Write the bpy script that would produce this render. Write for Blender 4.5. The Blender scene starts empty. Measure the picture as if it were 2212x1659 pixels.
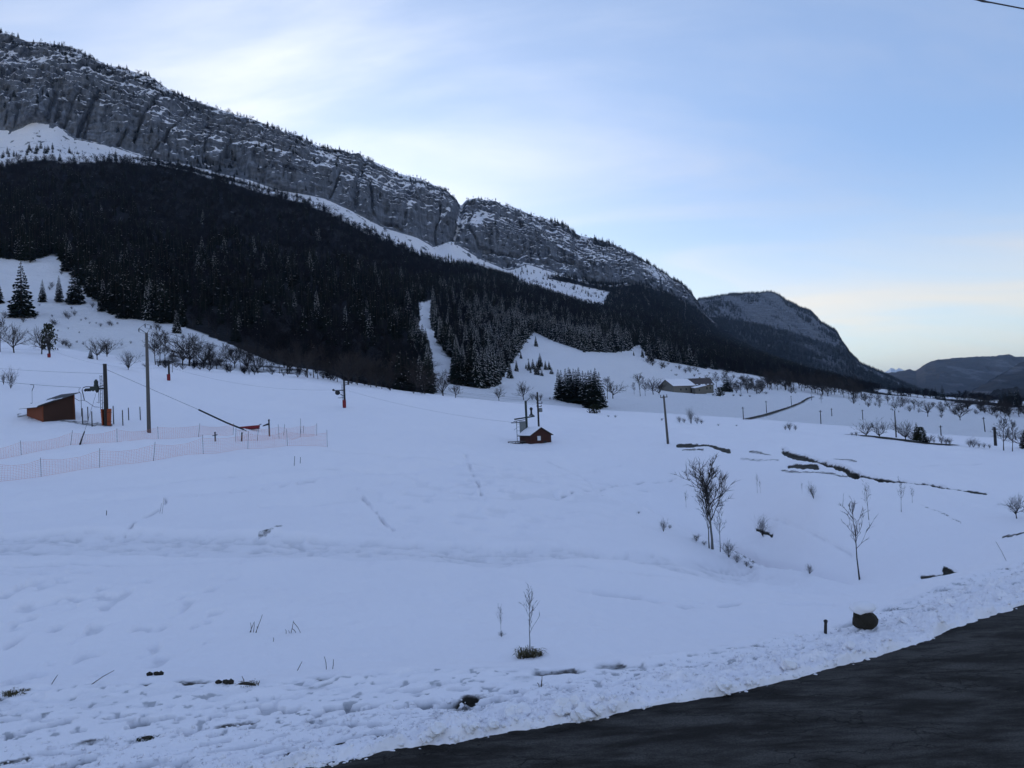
import bpy, math, random
import numpy as np
from mathutils import Vector, Matrix

random.seed(7)
RNG = np.random.default_rng(11)
sc = bpy.context.scene
COL = sc.collection

# ------------------------------------------------------------------ camera
EYE = 5.0
PITCH, ROLL = math.radians(2.16), math.radians(-2.5)
cam_data = bpy.data.cameras.new('camera')
cam_data.sensor_width = 36.0
cam_data.lens = 27.0
cam_data.clip_start = 0.1
cam_data.clip_end = 90000.0
cam = bpy.data.objects.new('camera', cam_data)
COL.objects.link(cam)
CAMROT = Matrix.Rotation(math.radians(90) + PITCH, 3, 'X') @ Matrix.Rotation(ROLL, 3, 'Z')
cam.matrix_world = Matrix.Translation((0, 0, EYE)) @ CAMROT.to_4x4()
sc.camera = cam

# ------------------------------------------------------------------ world / sun
SUN_EL, SUN_AZ = math.radians(13.0), math.radians(-12.0)     # azimuth from +Y, clockwise positive
world = bpy.data.worlds.new('World')
sc.world = world
world.use_nodes = True
wn = world.node_tree
wn.nodes.clear()
CL_P, VEIL_LOW, VEIL_HIGH, GLOW = 20.0, (6.3, 5.6, 4.3, 1), (2.02, 2.62, 3.95, 1), (3.3, 3.0, 2.4)

def N(t, kind, **kw):
    n = t.nodes.new(kind)
    for k, v in kw.items():
        if k == 'inp':
            for a, b in v.items():
                n.inputs[a].default_value = b
        else:
            setattr(n, k, v)
    return n
def L(t, a, ao, b, bi):
    t.links.new(a.outputs[ao], b.inputs[bi])
w_out = N(wn, 'ShaderNodeOutputWorld')
w_bg = N(wn, 'ShaderNodeBackground', inp={'Strength': 0.1})
sky = N(wn, 'ShaderNodeTexSky', sky_type='NISHITA', sun_disc=False, sun_elevation=SUN_EL,
        sun_rotation=SUN_AZ, altitude=900.0, air_density=1.0, dust_density=0.3, ozone_density=4.0)
tc = N(wn, 'ShaderNodeTexCoord')
sep = N(wn, 'ShaderNodeSeparateXYZ'); L(wn, tc, 'Generated', sep, 0)
zz = N(wn, 'ShaderNodeMath', operation='ADD', inp={1: 0.22}); L(wn, sep, 2, zz, 0)
zm = N(wn, 'ShaderNodeMath', operation='MAXIMUM', inp={1: 0.1}); L(wn, zz, 0, zm, 0)
dx = N(wn, 'ShaderNodeMath', operation='DIVIDE'); L(wn, sep, 0, dx, 0); L(wn, zm, 0, dx, 1)
dy = N(wn, 'ShaderNodeMath', operation='DIVIDE'); L(wn, sep, 1, dy, 0); L(wn, zm, 0, dy, 1)
cmb = N(wn, 'ShaderNodeCombineXYZ'); L(wn, dx, 0, cmb, 0); L(wn, dy, 0, cmb, 1)
mp = N(wn, 'ShaderNodeMapping'); mp.inputs['Rotation'].default_value = (0, 0, math.radians(24))
mp.inputs['Scale'].default_value = (0.5, 1.25, 1.0); mp.inputs['Location'].default_value = (4.1, 0.4, 0.0)
L(wn, cmb, 0, mp, 0)
cn = N(wn, 'ShaderNodeTexNoise', inp={'Scale': 1.5, 'Detail': 7.0, 'Roughness': 0.55, 'Distortion': 0.7})
L(wn, mp, 0, cn, 'Vector')
cr = N(wn, 'ShaderNodeMapRange', interpolation_type='SMOOTHSTEP',
       inp={'From Min': 0.36, 'From Max': 0.80, 'To Min': 0.45, 'To Max': 0.95})
L(wn, cn, 0, cr, 'Value')
# high thin veil: warmer where one looks through much air near the horizon
el = N(wn, 'ShaderNodeMapRange', interpolation_type='SMOOTHSTEP',
       inp={'From Min': 0.02, 'From Max': 0.30, 'To Min': 0.0, 'To Max': 1.0}); L(wn, sep, 2, el, 'Value')
ccol = N(wn, 'ShaderNodeMix', data_type='RGBA'); L(wn, el, 0, ccol, 'Factor')
ccol.inputs['A'].default_value = VEIL_LOW
ccol.inputs['B'].default_value = VEIL_HIGH
# thin ice cloud scatters forward: brightest round the hidden sun
sv = (math.sin(SUN_AZ) * math.cos(SUN_EL), math.cos(SUN_AZ) * math.cos(SUN_EL), math.sin(SUN_EL))
dt = N(wn, 'ShaderNodeVectorMath', operation='DOT_PRODUCT'); L(wn, tc, 'Generated', dt, 0); dt.inputs[1].default_value = sv
d1 = N(wn, 'ShaderNodeMath', operation='MULTIPLY_ADD', inp={1: 0.5, 2: 0.5}); L(wn, dt, 'Value', d1, 0)
dp = N(wn, 'ShaderNodeMath', operation='POWER', inp={1: CL_P}); L(wn, d1, 0, dp, 0)
dm = N(wn, 'ShaderNodeMapRange', inp={'From Min': 0.34, 'From Max': 0.72, 'To Min': 0.72, 'To Max': 1.38}); L(wn, cn, 0, dm, 'Value')
d2 = N(wn, 'ShaderNodeMath', operation='MULTIPLY'); L(wn, dp, 0, d2, 0); L(wn, dm, 0, d2, 1)
d3 = N(wn, 'ShaderNodeVectorMath', operation='SCALE'); d3.inputs[0].default_value = GLOW; L(wn, d2, 0, d3, 'Scale')
cs_ = N(wn, 'ShaderNodeVectorMath', operation='ADD'); L(wn, ccol, 'Result', cs_, 0); L(wn, d3, 0, cs_, 1)
mixc = N(wn, 'ShaderNodeMix', data_type='RGBA')
L(wn, cr, 0, mixc, 'Factor'); L(wn, sky, 0, mixc, 'A'); L(wn, cs_, 0, mixc, 'B')
L(wn, mixc, 'Result', w_bg, 'Color'); L(wn, w_bg, 0, w_out, 0)

sun_d = bpy.data.lights.new('sun', 'SUN')
sun_d.energy = 0.8
sun_d.angle = math.radians(6)
sun_d.color = (1.0, 0.86, 0.7)
sun = bpy.data.objects.new('sun', sun_d)
COL.objects.link(sun)
sdir = Vector((math.sin(SUN_AZ) * math.cos(SUN_EL), math.cos(SUN_AZ) * math.cos(SUN_EL), math.sin(SUN_EL)))
sun.rotation_euler = sdir.to_track_quat('Z', 'Y').to_euler()

vs = sc.view_settings
sc.display_settings.display_device = 'sRGB'
vs.view_transform = 'Standard'; vs.look = 'None'; vs.gamma = 1.0; vs.use_curve_mapping = False
vs.exposure = 1.0
sc.cycles.use_denoising = True
sc.cycles.max_bounces = 4
sc.cycles.diffuse_bounces = 2
sc.cycles.adaptive_threshold = 0.02
sc.cycles.volume_bounces = 0

# ------------------------------------------------------------------ picture measurements -> place
CM = np.array(CAMROT)
VS = 2212.0 / 1024.0
def ray(vx, vy):
    """measured picture point -> (u, e): x/y and (z-eye)/y slopes of the sight line"""
    vx = np.asarray(vx, float); vy = np.asarray(vy, float)
    d = np.stack([(vx / VS - 512) / 768.0, -(vy / VS - 384) / 768.0, -np.ones_like(vx)], -1) @ CM.T
    return d[..., 0] / d[..., 1], d[..., 2] / d[..., 1]
def proj(P):
    q = (np.asarray(P, float) - np.array([0, 0, EYE])) @ CM
    return (q[..., 0] / -q[..., 2] * 768 + 512) * VS, (-q[..., 1] / -q[..., 2] * 768 + 384) * VS
def inpoly(x, y, poly):
    c = np.zeros(np.shape(x), bool)
    n = len(poly)
    for i in range(n):
        x0, y0 = poly[i]; x1, y1 = poly[(i + 1) % n]
        if y0 == y1: continue
        m = ((y0 > y) != (y1 > y)) & (x < (x1 - x0) * (y - y0) / (y1 - y0) + x0)
        c ^= m
    return c
def segdist(x, y, pts):
    d = np.full(np.shape(x), 1e9)
    for (x0, y0), (x1, y1) in zip(pts[:-1], pts[1:]):
        vx, vy = x1 - x0, y1 - y0
        t = np.clip(((x - x0) * vx + (y - y0) * vy) / (vx * vx + vy * vy), 0, 1)
        d = np.minimum(d, np.hypot(x - x0 - t * vx, y - y0 - t * vy))
    return d

# ------------------------------------------------------------------ noise
def _h(ix, iy, s):
    h = (ix.astype(np.int64) * 374761393 + iy.astype(np.int64) * 668265263 + s * 1274126177) & 0xffffffff
    h = ((h ^ (h >> 13)) * 1274126177) & 0xffffffff
    return ((h ^ (h >> 16)) & 0xffff) / 65535.0
def vnoise(x, y, s=0):
    ix = np.floor(x); iy = np.floor(y); fx = x - ix; fy = y - iy
    fx = fx * fx * fx * (fx * (fx * 6 - 15) + 10); fy = fy * fy * fy * (fy * (fy * 6 - 15) + 10)
    ix = ix.astype(np.int64); iy = iy.astype(np.int64)
    a = _h(ix, iy, s); b = _h(ix + 1, iy, s); c = _h(ix, iy + 1, s); d = _h(ix + 1, iy + 1, s)
    return (a + (b - a) * fx) * (1 - fy) + (c + (d - c) * fx) * fy - 0.5
def fbm(x, y, s=0, o=4, g=0.5):
    r = 0; a = 1.0
    for i in range(o):
        r = r + a * vnoise(x * 2 ** i + 17.3 * i, y * 2 ** i - 9.1 * i, s + i); a *= g
    return r
def sstep(a, b, x):
    t = np.clip((x - a) / (b - a), 0, 1)
    return t * t * (3 - 2 * t)

# ------------------------------------------------------------------ materials
MATS = {}
def mat(name):
    m = bpy.data.materials.new(name); m.use_nodes = True
    MATS[name] = m
    t = m.node_tree
    return m, t, t.nodes['Principled BSDF']
def simple(name, col, rough=0.8, var=0.25, scale=6.0, metal=0.0, bump=0.0, stretch=None, spec=0.3):
    m, t, b = mat(name)
    co = N(t, 'ShaderNodeTexCoord')
    nz = N(t, 'ShaderNodeTexNoise', inp={'Scale': scale, 'Detail': 5.0, 'Roughness': 0.6})
    if stretch:
        mpn = N(t, 'ShaderNodeMapping'); mpn.inputs['Scale'].default_value = stretch
        L(t, co, 'Object', mpn, 0); L(t, mpn, 0, nz, 'Vector')
    else:
        L(t, co, 'Object', nz, 'Vector')
    mx = N(t, 'ShaderNodeMix', data_type='RGBA')
    mx.inputs['A'].default_value = tuple(c * (1 - var) for c in col) + (1,)
    mx.inputs['B'].default_value = tuple(min(1, c * (1 + var)) for c in col) + (1,)
    L(t, nz, 0, mx, 'Factor'); L(t, mx, 'Result', b, 'Base Color')
    b.inputs['Roughness'].default_value = rough
    b.inputs['Metallic'].default_value = metal
    b.inputs['Specular IOR Level'].default_value = spec
    if bump:
        bp = N(t, 'ShaderNodeBump', inp={'Strength': bump, 'Distance': 0.02}); L(t, nz, 0, bp, 'Height')
        L(t, bp, 0, b, 'Normal')
    return m

def make_snow():
    m, t, b = mat('snow')
    geo = N(t, 'ShaderNodeNewGeometry')
    big = N(t, 'ShaderNodeTexNoise', inp={'Scale': 0.09, 'Detail': 5.0, 'Roughness': 0.55}); L(t, geo, 'Position', big, 'Vector')
    fine = N(t, 'ShaderNodeTexNoise', inp={'Scale': 9.0, 'Detail': 6.0, 'Roughness': 0.65}); L(t, geo, 'Position', fine, 'Vector')
    mx = N(t, 'ShaderNodeMix', data_type='RGBA')
    mx.inputs['A'].default_value = (0.89, 0.865, 0.915, 1); mx.inputs['B'].default_value = (0.95, 0.92, 0.96, 1)
    L(t, big, 0, mx, 'Factor')
    # bare earth and flattened grass showing through
    at = N(t, 'ShaderNodeAttribute', attribute_name='dirt')
    md_ = N(t, 'ShaderNodeTexNoise', inp={'Scale': 2.2, 'Detail': 7.0, 'Roughness': 0.7}); L(t, geo, 'Position', md_, 'Vector')
    ad = N(t, 'ShaderNodeMath', operation='MULTIPLY_ADD', inp={1: 1.3, 2: -0.65}); L(t, md_, 0, ad, 0)
    sm = N(t, 'ShaderNodeMath', operation='ADD'); L(t, at, 'Fac', sm, 0); L(t, ad, 0, sm, 1)
    dr = N(t, 'ShaderNodeMapRange', interpolation_type='SMOOTHSTEP', inp={'From Min': 0.32, 'From Max': 0.78}); L(t, sm, 0, dr, 'Value')
    ec = N(t, 'ShaderNodeMix', data_type='RGBA'); L(t, fine, 0, ec, 'Factor')
    ec.inputs['A'].default_value = (0.006, 0.006, 0.006, 1); ec.inputs['B'].default_value = (0.032, 0.028, 0.019, 1)
    # trodden snow is greyer; shade of the footprint dips is painted here too
    sa = N(t, 'ShaderNodeAttribute', attribute_name='slush')
    sq = N(t, 'ShaderNodeMath', operation='MULTIPLY_ADD', inp={1: 0.5, 2: -0.25}); L(t, fine, 0, sq, 0)
    sr = N(t, 'ShaderNodeMath', operation='ADD', use_clamp=True); L(t, sa, 'Fac', sr, 0); L(t, sq, 0, sr, 1)
    sz = N(t, 'ShaderNodeMath', operation='MULTIPLY'); L(t, sr, 0, sz, 0); L(t, sa, 'Fac', sz, 1)
    ms = N(t, 'ShaderNodeMix', data_type='RGBA'); L(t, sz, 0, ms, 'Factor'); L(t, mx, 'Result', ms, 'A'); ms.inputs['B'].default_value = (0.16, 0.18, 0.21, 1)
    m2 = N(t, 'ShaderNodeMix', data_type='RGBA'); L(t, dr, 0, m2, 'Factor'); L(t, ms, 'Result', m2, 'A'); L(t, ec, 'Result', m2, 'B')
    L(t, m2, 'Result', b, 'Base Color')
    b.inputs['Roughness'].default_value = 0.75
    b.inputs['Specular IOR Level'].default_value = 0.2
    mid = N(t, 'ShaderNodeTexNoise', inp={'Scale': 1.6, 'Detail': 5.0, 'Roughness': 0.6}); L(t, geo, 'Position', mid, 'Vector')
    b1 = N(t, 'ShaderNodeBump', inp={'Strength': 0.7, 'Distance': 0.08}); L(t, mid, 0, b1, 'Height')
    b2 = N(t, 'ShaderNodeBump', inp={'Strength': 0.6, 'Distance': 0.03}); L(t, fine, 0, b2, 'Height'); L(t, b1, 0, b2, 'Normal')
    L(t, b2, 0, b, 'Normal')
    return m
def make_mountain(name='mountain_ground', rock=(0.140, 0.156, 0.19)):
    m, t, b = mat(name)
    geo = N(t, 'ShaderNodeNewGeometry')
    sp = N(t, 'ShaderNodeSeparateXYZ'); L(t, geo, 'Normal', sp, 0)
    n1 = N(t, 'ShaderNodeTexNoise', inp={'Scale': 0.11, 'Detail': 7.0, 'Roughness': 0.7}); L(t, geo, 'Position', n1, 'Vector')
    mpn = N(t, 'ShaderNodeMapping'); mpn.inputs['Scale'].default_value = (0.16, 0.16, 0.022); L(t, geo, 'Position', mpn, 0)
    streak = N(t, 'ShaderNodeTexNoise', inp={'Scale': 1.0, 'Detail': 7.0, 'Roughness': 0.68}); L(t, mpn, 0, streak, 'Vector')
    lay = N(t, 'ShaderNodeMapping'); lay.inputs['Scale'].default_value = (0.008, 0.012, 0.22); L(t, geo, 'Position', lay, 0)
    strata = N(t, 'ShaderNodeTexNoise', inp={'Scale': 1.0, 'Detail': 6.0, 'Roughness': 0.7}); L(t, lay, 0, strata, 'Vector')
    rc = N(t, 'ShaderNodeMix', data_type='RGBA'); 
    rr = N(t, 'ShaderNodeMapRange', inp={'From Min': 0.36, 'From Max': 0.66}); L(t, streak, 0, rr, 'Value'); L(t, rr, 0, rc, 'Factor')
    rc.inputs['A'].default_value = tuple(c * 0.45 for c in rock) + (1,); rc.inputs['B'].default_value = tuple(c * 1.45 for c in rock) + (1,)
    rc2 = N(t, 'ShaderNodeMix', data_type='RGBA', blend_type='MULTIPLY', inp={'Factor': 0.75}); L(t, rc, 'Result', rc2, 'A')
    sg = N(t, 'ShaderNodeMapRange', inp={'From Min': 0.35, 'From Max': 0.6, 'To Min': 0.45, 'To Max': 1.15}); L(t, strata, 0, sg, 'Value')
    L(t, sg, 0, rc2, 'B')
    # snow lies on what is flat enough
    s1 = N(t, 'ShaderNodeMath', operation='MULTIPLY_ADD', inp={1: 1.3, 2: -0.68}); L(t, n1, 0, s1, 0)
    s2 = N(t, 'ShaderNodeMath', operation='ADD'); L(t, sp, 2, s2, 0); L(t, s1, 0, s2, 1)
    at = N(t, 'ShaderNodeAttribute', attribute_name='snowadd')
    s3 = N(t, 'ShaderNodeMath', operation='ADD'); L(t, s2, 0, s3, 0); L(t, at, 'Fac', s3, 1)
    sf = N(t, 'ShaderNodeMapRange', interpolation_type='SMOOTHSTEP', inp={'From Min': 0.51, 'From Max': 0.66}); L(t, s3, 0, sf, 'Value')
    mx = N(t, 'ShaderNodeMix', data_type='RGBA'); L(t, sf, 0, mx, 'Factor'); L(t, rc2, 'Result', mx, 'A')
    mx.inputs['B'].default_value = (0.84, 0.835, 0.88, 1)
    fo = N(t, 'ShaderNodeAttribute', attribute_name='forest')  # forest floor, and the painted shade of the bank behind the crest
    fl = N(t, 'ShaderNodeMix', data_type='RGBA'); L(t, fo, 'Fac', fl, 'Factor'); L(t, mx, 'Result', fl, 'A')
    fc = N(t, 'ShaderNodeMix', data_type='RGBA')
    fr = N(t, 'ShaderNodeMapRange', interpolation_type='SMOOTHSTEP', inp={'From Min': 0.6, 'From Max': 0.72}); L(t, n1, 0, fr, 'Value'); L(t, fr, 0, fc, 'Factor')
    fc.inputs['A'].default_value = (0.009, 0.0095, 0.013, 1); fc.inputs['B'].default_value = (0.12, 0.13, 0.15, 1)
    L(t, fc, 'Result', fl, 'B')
    L(t, fl, 'Result', b, 'Base Color')
    b.inputs['Roughness'].default_value = 0.9; b.inputs['Specular IOR Level'].default_value = 0.1
    b1 = N(t, 'ShaderNodeBump', inp={'Strength': 0.8, 'Distance': 4.0}); L(t, streak, 0, b1, 'Height')
    b2 = N(t, 'ShaderNodeBump', inp={'Strength': 0.7, 'Distance': 3.0}); L(t, strata, 0, b2, 'Height'); L(t, b1, 0, b2, 'Normal')
    L(t, b2, 0, b, 'Normal')
    return m
def make_asphalt():
    m, t, b = mat('asphalt')
    geo = N(t, 'ShaderNodeNewGeometry')
    mpn = N(t, 'ShaderNodeMapping'); mpn.inputs['Rotation'].default_value = (0, 0, math.radians(-24)); mpn.inputs['Scale'].default_value = (0.35, 1.1, 1)
    L(t, geo, 'Position', mpn, 0)
    big = N(t, 'ShaderNodeTexNoise', inp={'Scale': 1.6, 'Detail': 9.0, 'Roughness': 0.68, 'Distortion': 0.25}); L(t, mpn, 0, big, 'Vector')
    fine = N(t, 'ShaderNodeTexNoise', inp={'Scale': 38.0, 'Detail': 5.0, 'Roughness': 0.8}); L(t, geo, 'Position', fine, 'Vector')
    bm = N(t, 'ShaderNodeMapRange', interpolation_type='SMOOTHSTEP', inp={'From Min': 0.38, 'From Max': 0.66}); L(t, big, 0, bm, 'Value')
    c = N(t, 'ShaderNodeMix', data_type='RGBA'); L(t, bm, 0, c, 'Factor')
    c.inputs['A'].default_value = (0.0150, 0.0130, 0.0115, 1); c.inputs['B'].default_value = (0.066, 0.061, 0.056, 1)
    c2 = N(t, 'ShaderNodeMix', data_type='RGBA', blend_type='MULTIPLY', inp={'Factor': 0.8}); L(t, c, 'Result', c2, 'A')
    fm = N(t, 'ShaderNodeMapRange', inp={'From Min': 0.3, 'From Max': 0.7, 'To Min': 0.15, 'To Max': 1.75}); L(t, fine, 0, fm, 'Value'); L(t, fm, 0, c2, 'B')
    # cracks
    wob = N(t, 'ShaderNodeTexNoise', inp={'Scale': 2.5, 'Detail': 4.0}); L(t, geo, 'Position', wob, 'Vector')
    wa = N(t, 'ShaderNodeMix', data_type='RGBA', blend_type='LINEAR_LIGHT', inp={'Factor': 0.28}); L(t, mpn, 0, wa, 'A'); L(t, wob, 'Color', wa, 'B')
    vo = N(t, 'ShaderNodeTexVoronoi', feature='DISTANCE_TO_EDGE', inp={'Scale': 1.15}); L(t, wa, 'Result', vo, 'Vector')
    cm = N(t, 'ShaderNodeMapRange', inp={'From Min': 0.002, 'From Max': 0.016, 'To Min': 0.35, 'To Max': 1.0}); L(t, vo, 0, cm, 'Value')
    pat = N(t, 'ShaderNodeTexNoise', inp={'Scale': 0.33, 'Detail': 2.0}); L(t, geo, 'Position', pat, 'Vector')
    pm = N(t, 'ShaderNodeMapRange', inp={'From Min': 0.47, 'From Max': 0.54, 'To Min': 1.0, 'To Max': 0.0}); L(t, pat, 0, pm, 'Value')
    mxm = N(t, 'ShaderNodeMath', operation='MAXIMUM'); L(t, cm, 0, mxm, 0); L(t, pm, 0, mxm, 1)
    c3 = N(t, 'ShaderNodeMix', data_type='RGBA'); L(t, mxm, 0, c3, 'Factor'); c3.inputs['A'].default_value = (0.004, 0.004, 0.004, 1); L(t, c2, 'Result', c3, 'B')
    L(t, c3, 'Result', b, 'Base Color')
    b.inputs['Roughness'].default_value = 0.85; b.inputs['Specular IOR Level'].default_value = 0.12
    bp = N(t, 'ShaderNodeBump', inp={'Strength': 0.5, 'Distance': 0.01}); L(t, fine, 0, bp, 'Height')
    bq = N(t, 'ShaderNodeBump', inp={'Strength': 0.8, 'Distance': 0.02}); L(t, mxm, 0, bq, 'Height'); L(t, bp, 0, bq, 'Normal'); L(t, bq, 0, b, 'Normal')
    return m
def make_needles(name, c0, c1):
    m, t, b = mat(name)
    geo = N(t, 'ShaderNodeNewGeometry')
    oi = N(t, 'ShaderNodeObjectInfo')
    nz = N(t, 'ShaderNodeTexNoise', inp={'Scale': 0.35, 'Detail': 3.0}); L(t, geo, 'Position', nz, 'Vector')
    mx = N(t, 'ShaderNodeMix', data_type='RGBA'); L(t, nz, 0, mx, 'Factor')
    mx.inputs['A'].default_value = c0 + (1,); mx.inputs['B'].default_value = c1 + (1,)
    hs = N(t, 'ShaderNodeHueSaturation'); L(t, mx, 'Result', hs, 'Color')
    vr = N(t, 'ShaderNodeMapRange', inp={'To Min': 0.6, 'To Max': 1.35}); L(t, oi, 'Random', vr, 'Value'); L(t, vr, 0, hs, 'Value')
    L(t, hs, 0, b, 'Base Color')
    b.inputs['Roughness'].default_value = 0.9; b.inputs['Specular IOR Level'].default_value = 0.05
    return m
make_snow(); make_mountain(); make_mountain('far_mountain_ground', (0.15, 0.162, 0.19)); make_asphalt()
make_needles('needles', (0.006, 0.010, 0.0085), (0.015, 0.023, 0.017))
make_needles('twig', (0.026, 0.023, 0.023), (0.050, 0.043, 0.041))
make_needles('dark_twig', (0.0085, 0.0085, 0.011), (0.016, 0.015, 0.019))
make_needles('dark_leaf', (0.020, 0.026, 0.014), (0.035, 0.04, 0.02))
simple('snow_patch', (0.86, 0.845, 0.89), 0.8, 0.05, 12.0)
simple('bark', (0.035, 0.029, 0.026), 0.9, 0.4, 9.0, bump=0.4, stretch=(6, 6, 1))
simple('pale_bark', (0.13, 0.125, 0.12), 0.9, 0.5, 7.0, bump=0.3)
simple('grey_wood', (0.10, 0.092, 0.088), 0.9, 0.35, 10.0, stretch=(8, 8, 0.6), bump=0.3)
simple('dark_wood', (0.035, 0.032, 0.032), 0.9, 0.35, 10.0, stretch=(8, 8, 0.6), bump=0.3)
simple('red_planks', (0.19, 0.052, 0.022), 0.85, 0.35, 3.0, stretch=(9, 9, 0.5), bump=0.3)
simple('brown_planks', (0.045, 0.020, 0.013), 0.85, 0.35, 3.0, stretch=(9, 9, 0.5), bump=0.3)
simple('red_boards', (0.050, 0.018, 0.014), 0.85, 0.35, 3.0, stretch=(9, 9, 0.5), bump=0.3)
simple('roof_sheet', (0.055, 0.055, 0.062), 0.55, 0.3, 4.0, metal=0.3)
simple('green_steel', (0.030, 0.042, 0.040), 0.6, 0.35, 6.0, metal=0.2)
simple('grey_steel', (0.16, 0.175, 0.18), 0.55, 0.3, 6.0, metal=0.3)
simple('dark_steel', (0.022, 0.023, 0.027), 0.6, 0.3, 8.0, metal=0.3)
simple('orange_pad', (0.26, 0.055, 0.02), 0.75, 0.25, 3.0)
simple('red_pad', (0.19, 0.020, 0.024), 0.75, 0.25, 3.0)
simple('net_orange', (0.66, 0.27, 0.21), 0.7, 0.15, 3.0)
simple('stone_wall', (0.16, 0.15, 0.13), 0.9, 0.25, 2.0, bump=0.3)
simple('house_wall', (0.14, 0.13, 0.11), 0.9, 0.3, 2.0, bump=0.3)
simple('tile_roof', (0.075, 0.062, 0.062), 0.85, 0.3, 2.0)
simple('window_dark', (0.02, 0.022, 0.028), 0.25, 0.2, 3.0, spec=0.5)
simple('window_pale', (0.55, 0.56, 0.6), 0.4, 0.1, 3.0)
simple('earth', (0.026, 0.022, 0.016), 0.95, 0.5, 8.0, bump=0.6)
simple('dry_grass', (0.10, 0.085, 0.045), 0.9, 0.4, 8.0)
simple('dry_stalk', (0.055, 0.036, 0.026), 0.9, 0.3, 20.0)
simple('far_snow', (0.75, 0.79, 0.85), 0.9, 0.1, 0.002)

# ------------------------------------------------------------------ object helpers
def link(o, parent=None):
    COL.objects.link(o)
    if parent is not None: o.parent = parent
    return o
def tag(o, label=None, cat=None, group=None, kind=None):
    if label: o['label'] = label
    if cat: o['category'] = cat
    if group: o['group'] = group
    if kind: o['kind'] = kind
    return o
def empty(name, loc, rz=0.0, **kw):
    o = bpy.data.objects.new(name, None); o.empty_display_size = 0.3
    o.location = loc; o.rotation_euler = (0, 0, rz)
    return tag(link(o), **kw)
class MB:
    def __init__(s): s.v = []; s.f = []; s.m = []
    def add(s, vs, fs, mi=0):
        b = len(s.v); s.v += [tuple(map(float, p)) for p in vs]
        s.f += [tuple(b + i for i in f) for f in fs]; s.m += [mi] * len(fs)
        return s
    def hexa(s, P, mi=0):      # 8 corners: bottom 4 ccw, top 4 ccw
        return s.add(P, [(3, 2, 1, 0), (4, 5, 6, 7), (0, 1, 5, 4), (1, 2, 6, 5), (2, 3, 7, 6), (3, 0, 4, 7)], mi)
    def box(s, x0, x1, y0, y1, z0, z1, mi=0):
        return s.hexa([(x0, y0, z0), (x1, y0, z0), (x1, y1, z0), (x0, y1, z0), (x0, y0, z1), (x1, y0, z1), (x1, y1, z1), (x0, y1, z1)], mi)
    def tube(s, pts, r, n=6, mi=0, cap=True):
        pts = [Vector(p) for p in pts]
        if not isinstance(r, (list, tuple)): r = [r] * len(pts)
        b = len(s.v)
        for i, p in enumerate(pts):
            d = (pts[min(i + 1, len(pts) - 1)] - pts[max(i - 1, 0)])
            if d.length < 1e-9: d = Vector((0, 0, 1))
            d.normalize()
            a = d.orthogonal() if abs(d.z) < 0.9 else d.cross(Vector((1, 0, 0)))
            if abs(d.z) < 0.9: a = d.cross(Vector((0, 0, 1)))
            a.normalize(); c = d.cross(a)
            for k in range(n):
                an = 2 * math.pi * k / n
                q = p + (a * math.cos(an) + c * math.sin(an)) * r[i]
                s.v.append((q.x, q.y, q.z))
        for i in range(len(pts) - 1):
            for k in range(n):
                k2 = (k + 1) % n
                s.f.append((b + i * n + k, b + i * n + k2, b + (i + 1) * n + k2, b + (i + 1) * n + k)); s.m.append(mi)
        if cap and n > 2:
            s.f.append(tuple(b + k for k in range(n))[::-1]); s.m.append(mi)
            e = b + (len(pts) - 1) * n
            s.f.append(tuple(e + k for k in range(n))); s.m.append(mi)
        return s
    def lathe(s, prof, c=(0, 0, 0), n=10, mi=0):
        b = len(s.v)
        for r, z in prof:
            for k in range(n):
                a = 2 * math.pi * k / n
                s.v.append((c[0] + r * math.cos(a), c[1] + r * math.sin(a), c[2] + z))
        for i in range(len(prof) - 1):
            for k in range(n):
                k2 = (k + 1) % n
                s.f.append((b + i * n + k, b + i * n + k2, b + (i + 1) * n + k2, b + (i + 1) * n + k)); s.m.append(mi)
        s.f.append(tuple(b + k for k in range(n))[::-1]); s.m.append(mi)
        e = b + (len(prof) - 1) * n
        s.f.append(tuple(e + k for k in range(n))); s.m.append(mi)
        return s
    def mesh(s, name, mats, smooth=False):
        me = bpy.data.meshes.new(name)
        me.from_pydata(s.v, [], s.f)
        for m in (mats if isinstance(mats, (list, tuple)) else [mats]): me.materials.append(MATS[m])
        me.polygons.foreach_set('material_index', s.m)
        if smooth: me.polygons.foreach_set('use_smooth', [True] * len(s.f))
        me.update()
        return me
    def build(s, name, mats, parent=None, smooth=False, loc=None, **kw):
        o = bpy.data.objects.new(name, s.mesh(name, mats, smooth))
        if loc is not None: o.location = loc
        return tag(link(o, parent), **kw)
def grid_object(name, P, matname, attrs=None, smooth=True, **kw):
    """P[rows, cols, 3] -> one mesh"""
    R, C = P.shape[:2]
    me = bpy.data.meshes.new(name)
    me.vertices.add(R * C); me.vertices.foreach_set('co', P.reshape(-1).astype(np.float32))
    i = (np.arange(R - 1)[:, None] * C + np.arange(C - 1)[None, :]).reshape(-1)
    q = np.stack([i, i + 1, i + C + 1, i + C], -1).astype(np.int32)
    nf = len(q)
    me.loops.add(nf * 4); me.loops.foreach_set('vertex_index', q.reshape(-1))
    me.polygons.add(nf); me.polygons.foreach_set('loop_start', np.arange(nf, dtype=np.int32) * 4)
    me.polygons.foreach_set('loop_total', np.full(nf, 4, np.int32))
    me.polygons.foreach_set('use_smooth', np.full(nf, smooth))
    me.update(calc_edges=True)
    for k, a in (attrs or {}).items():
        at = me.attributes.new(k, 'FLOAT', 'POINT'); at.data.foreach_set('value', np.ascontiguousarray(a, dtype=np.float32).reshape(-1))
    me.materials.append(MATS[matname])
    o = bpy.data.objects.new(name, me)
    return tag(link(o), **kw)

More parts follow.
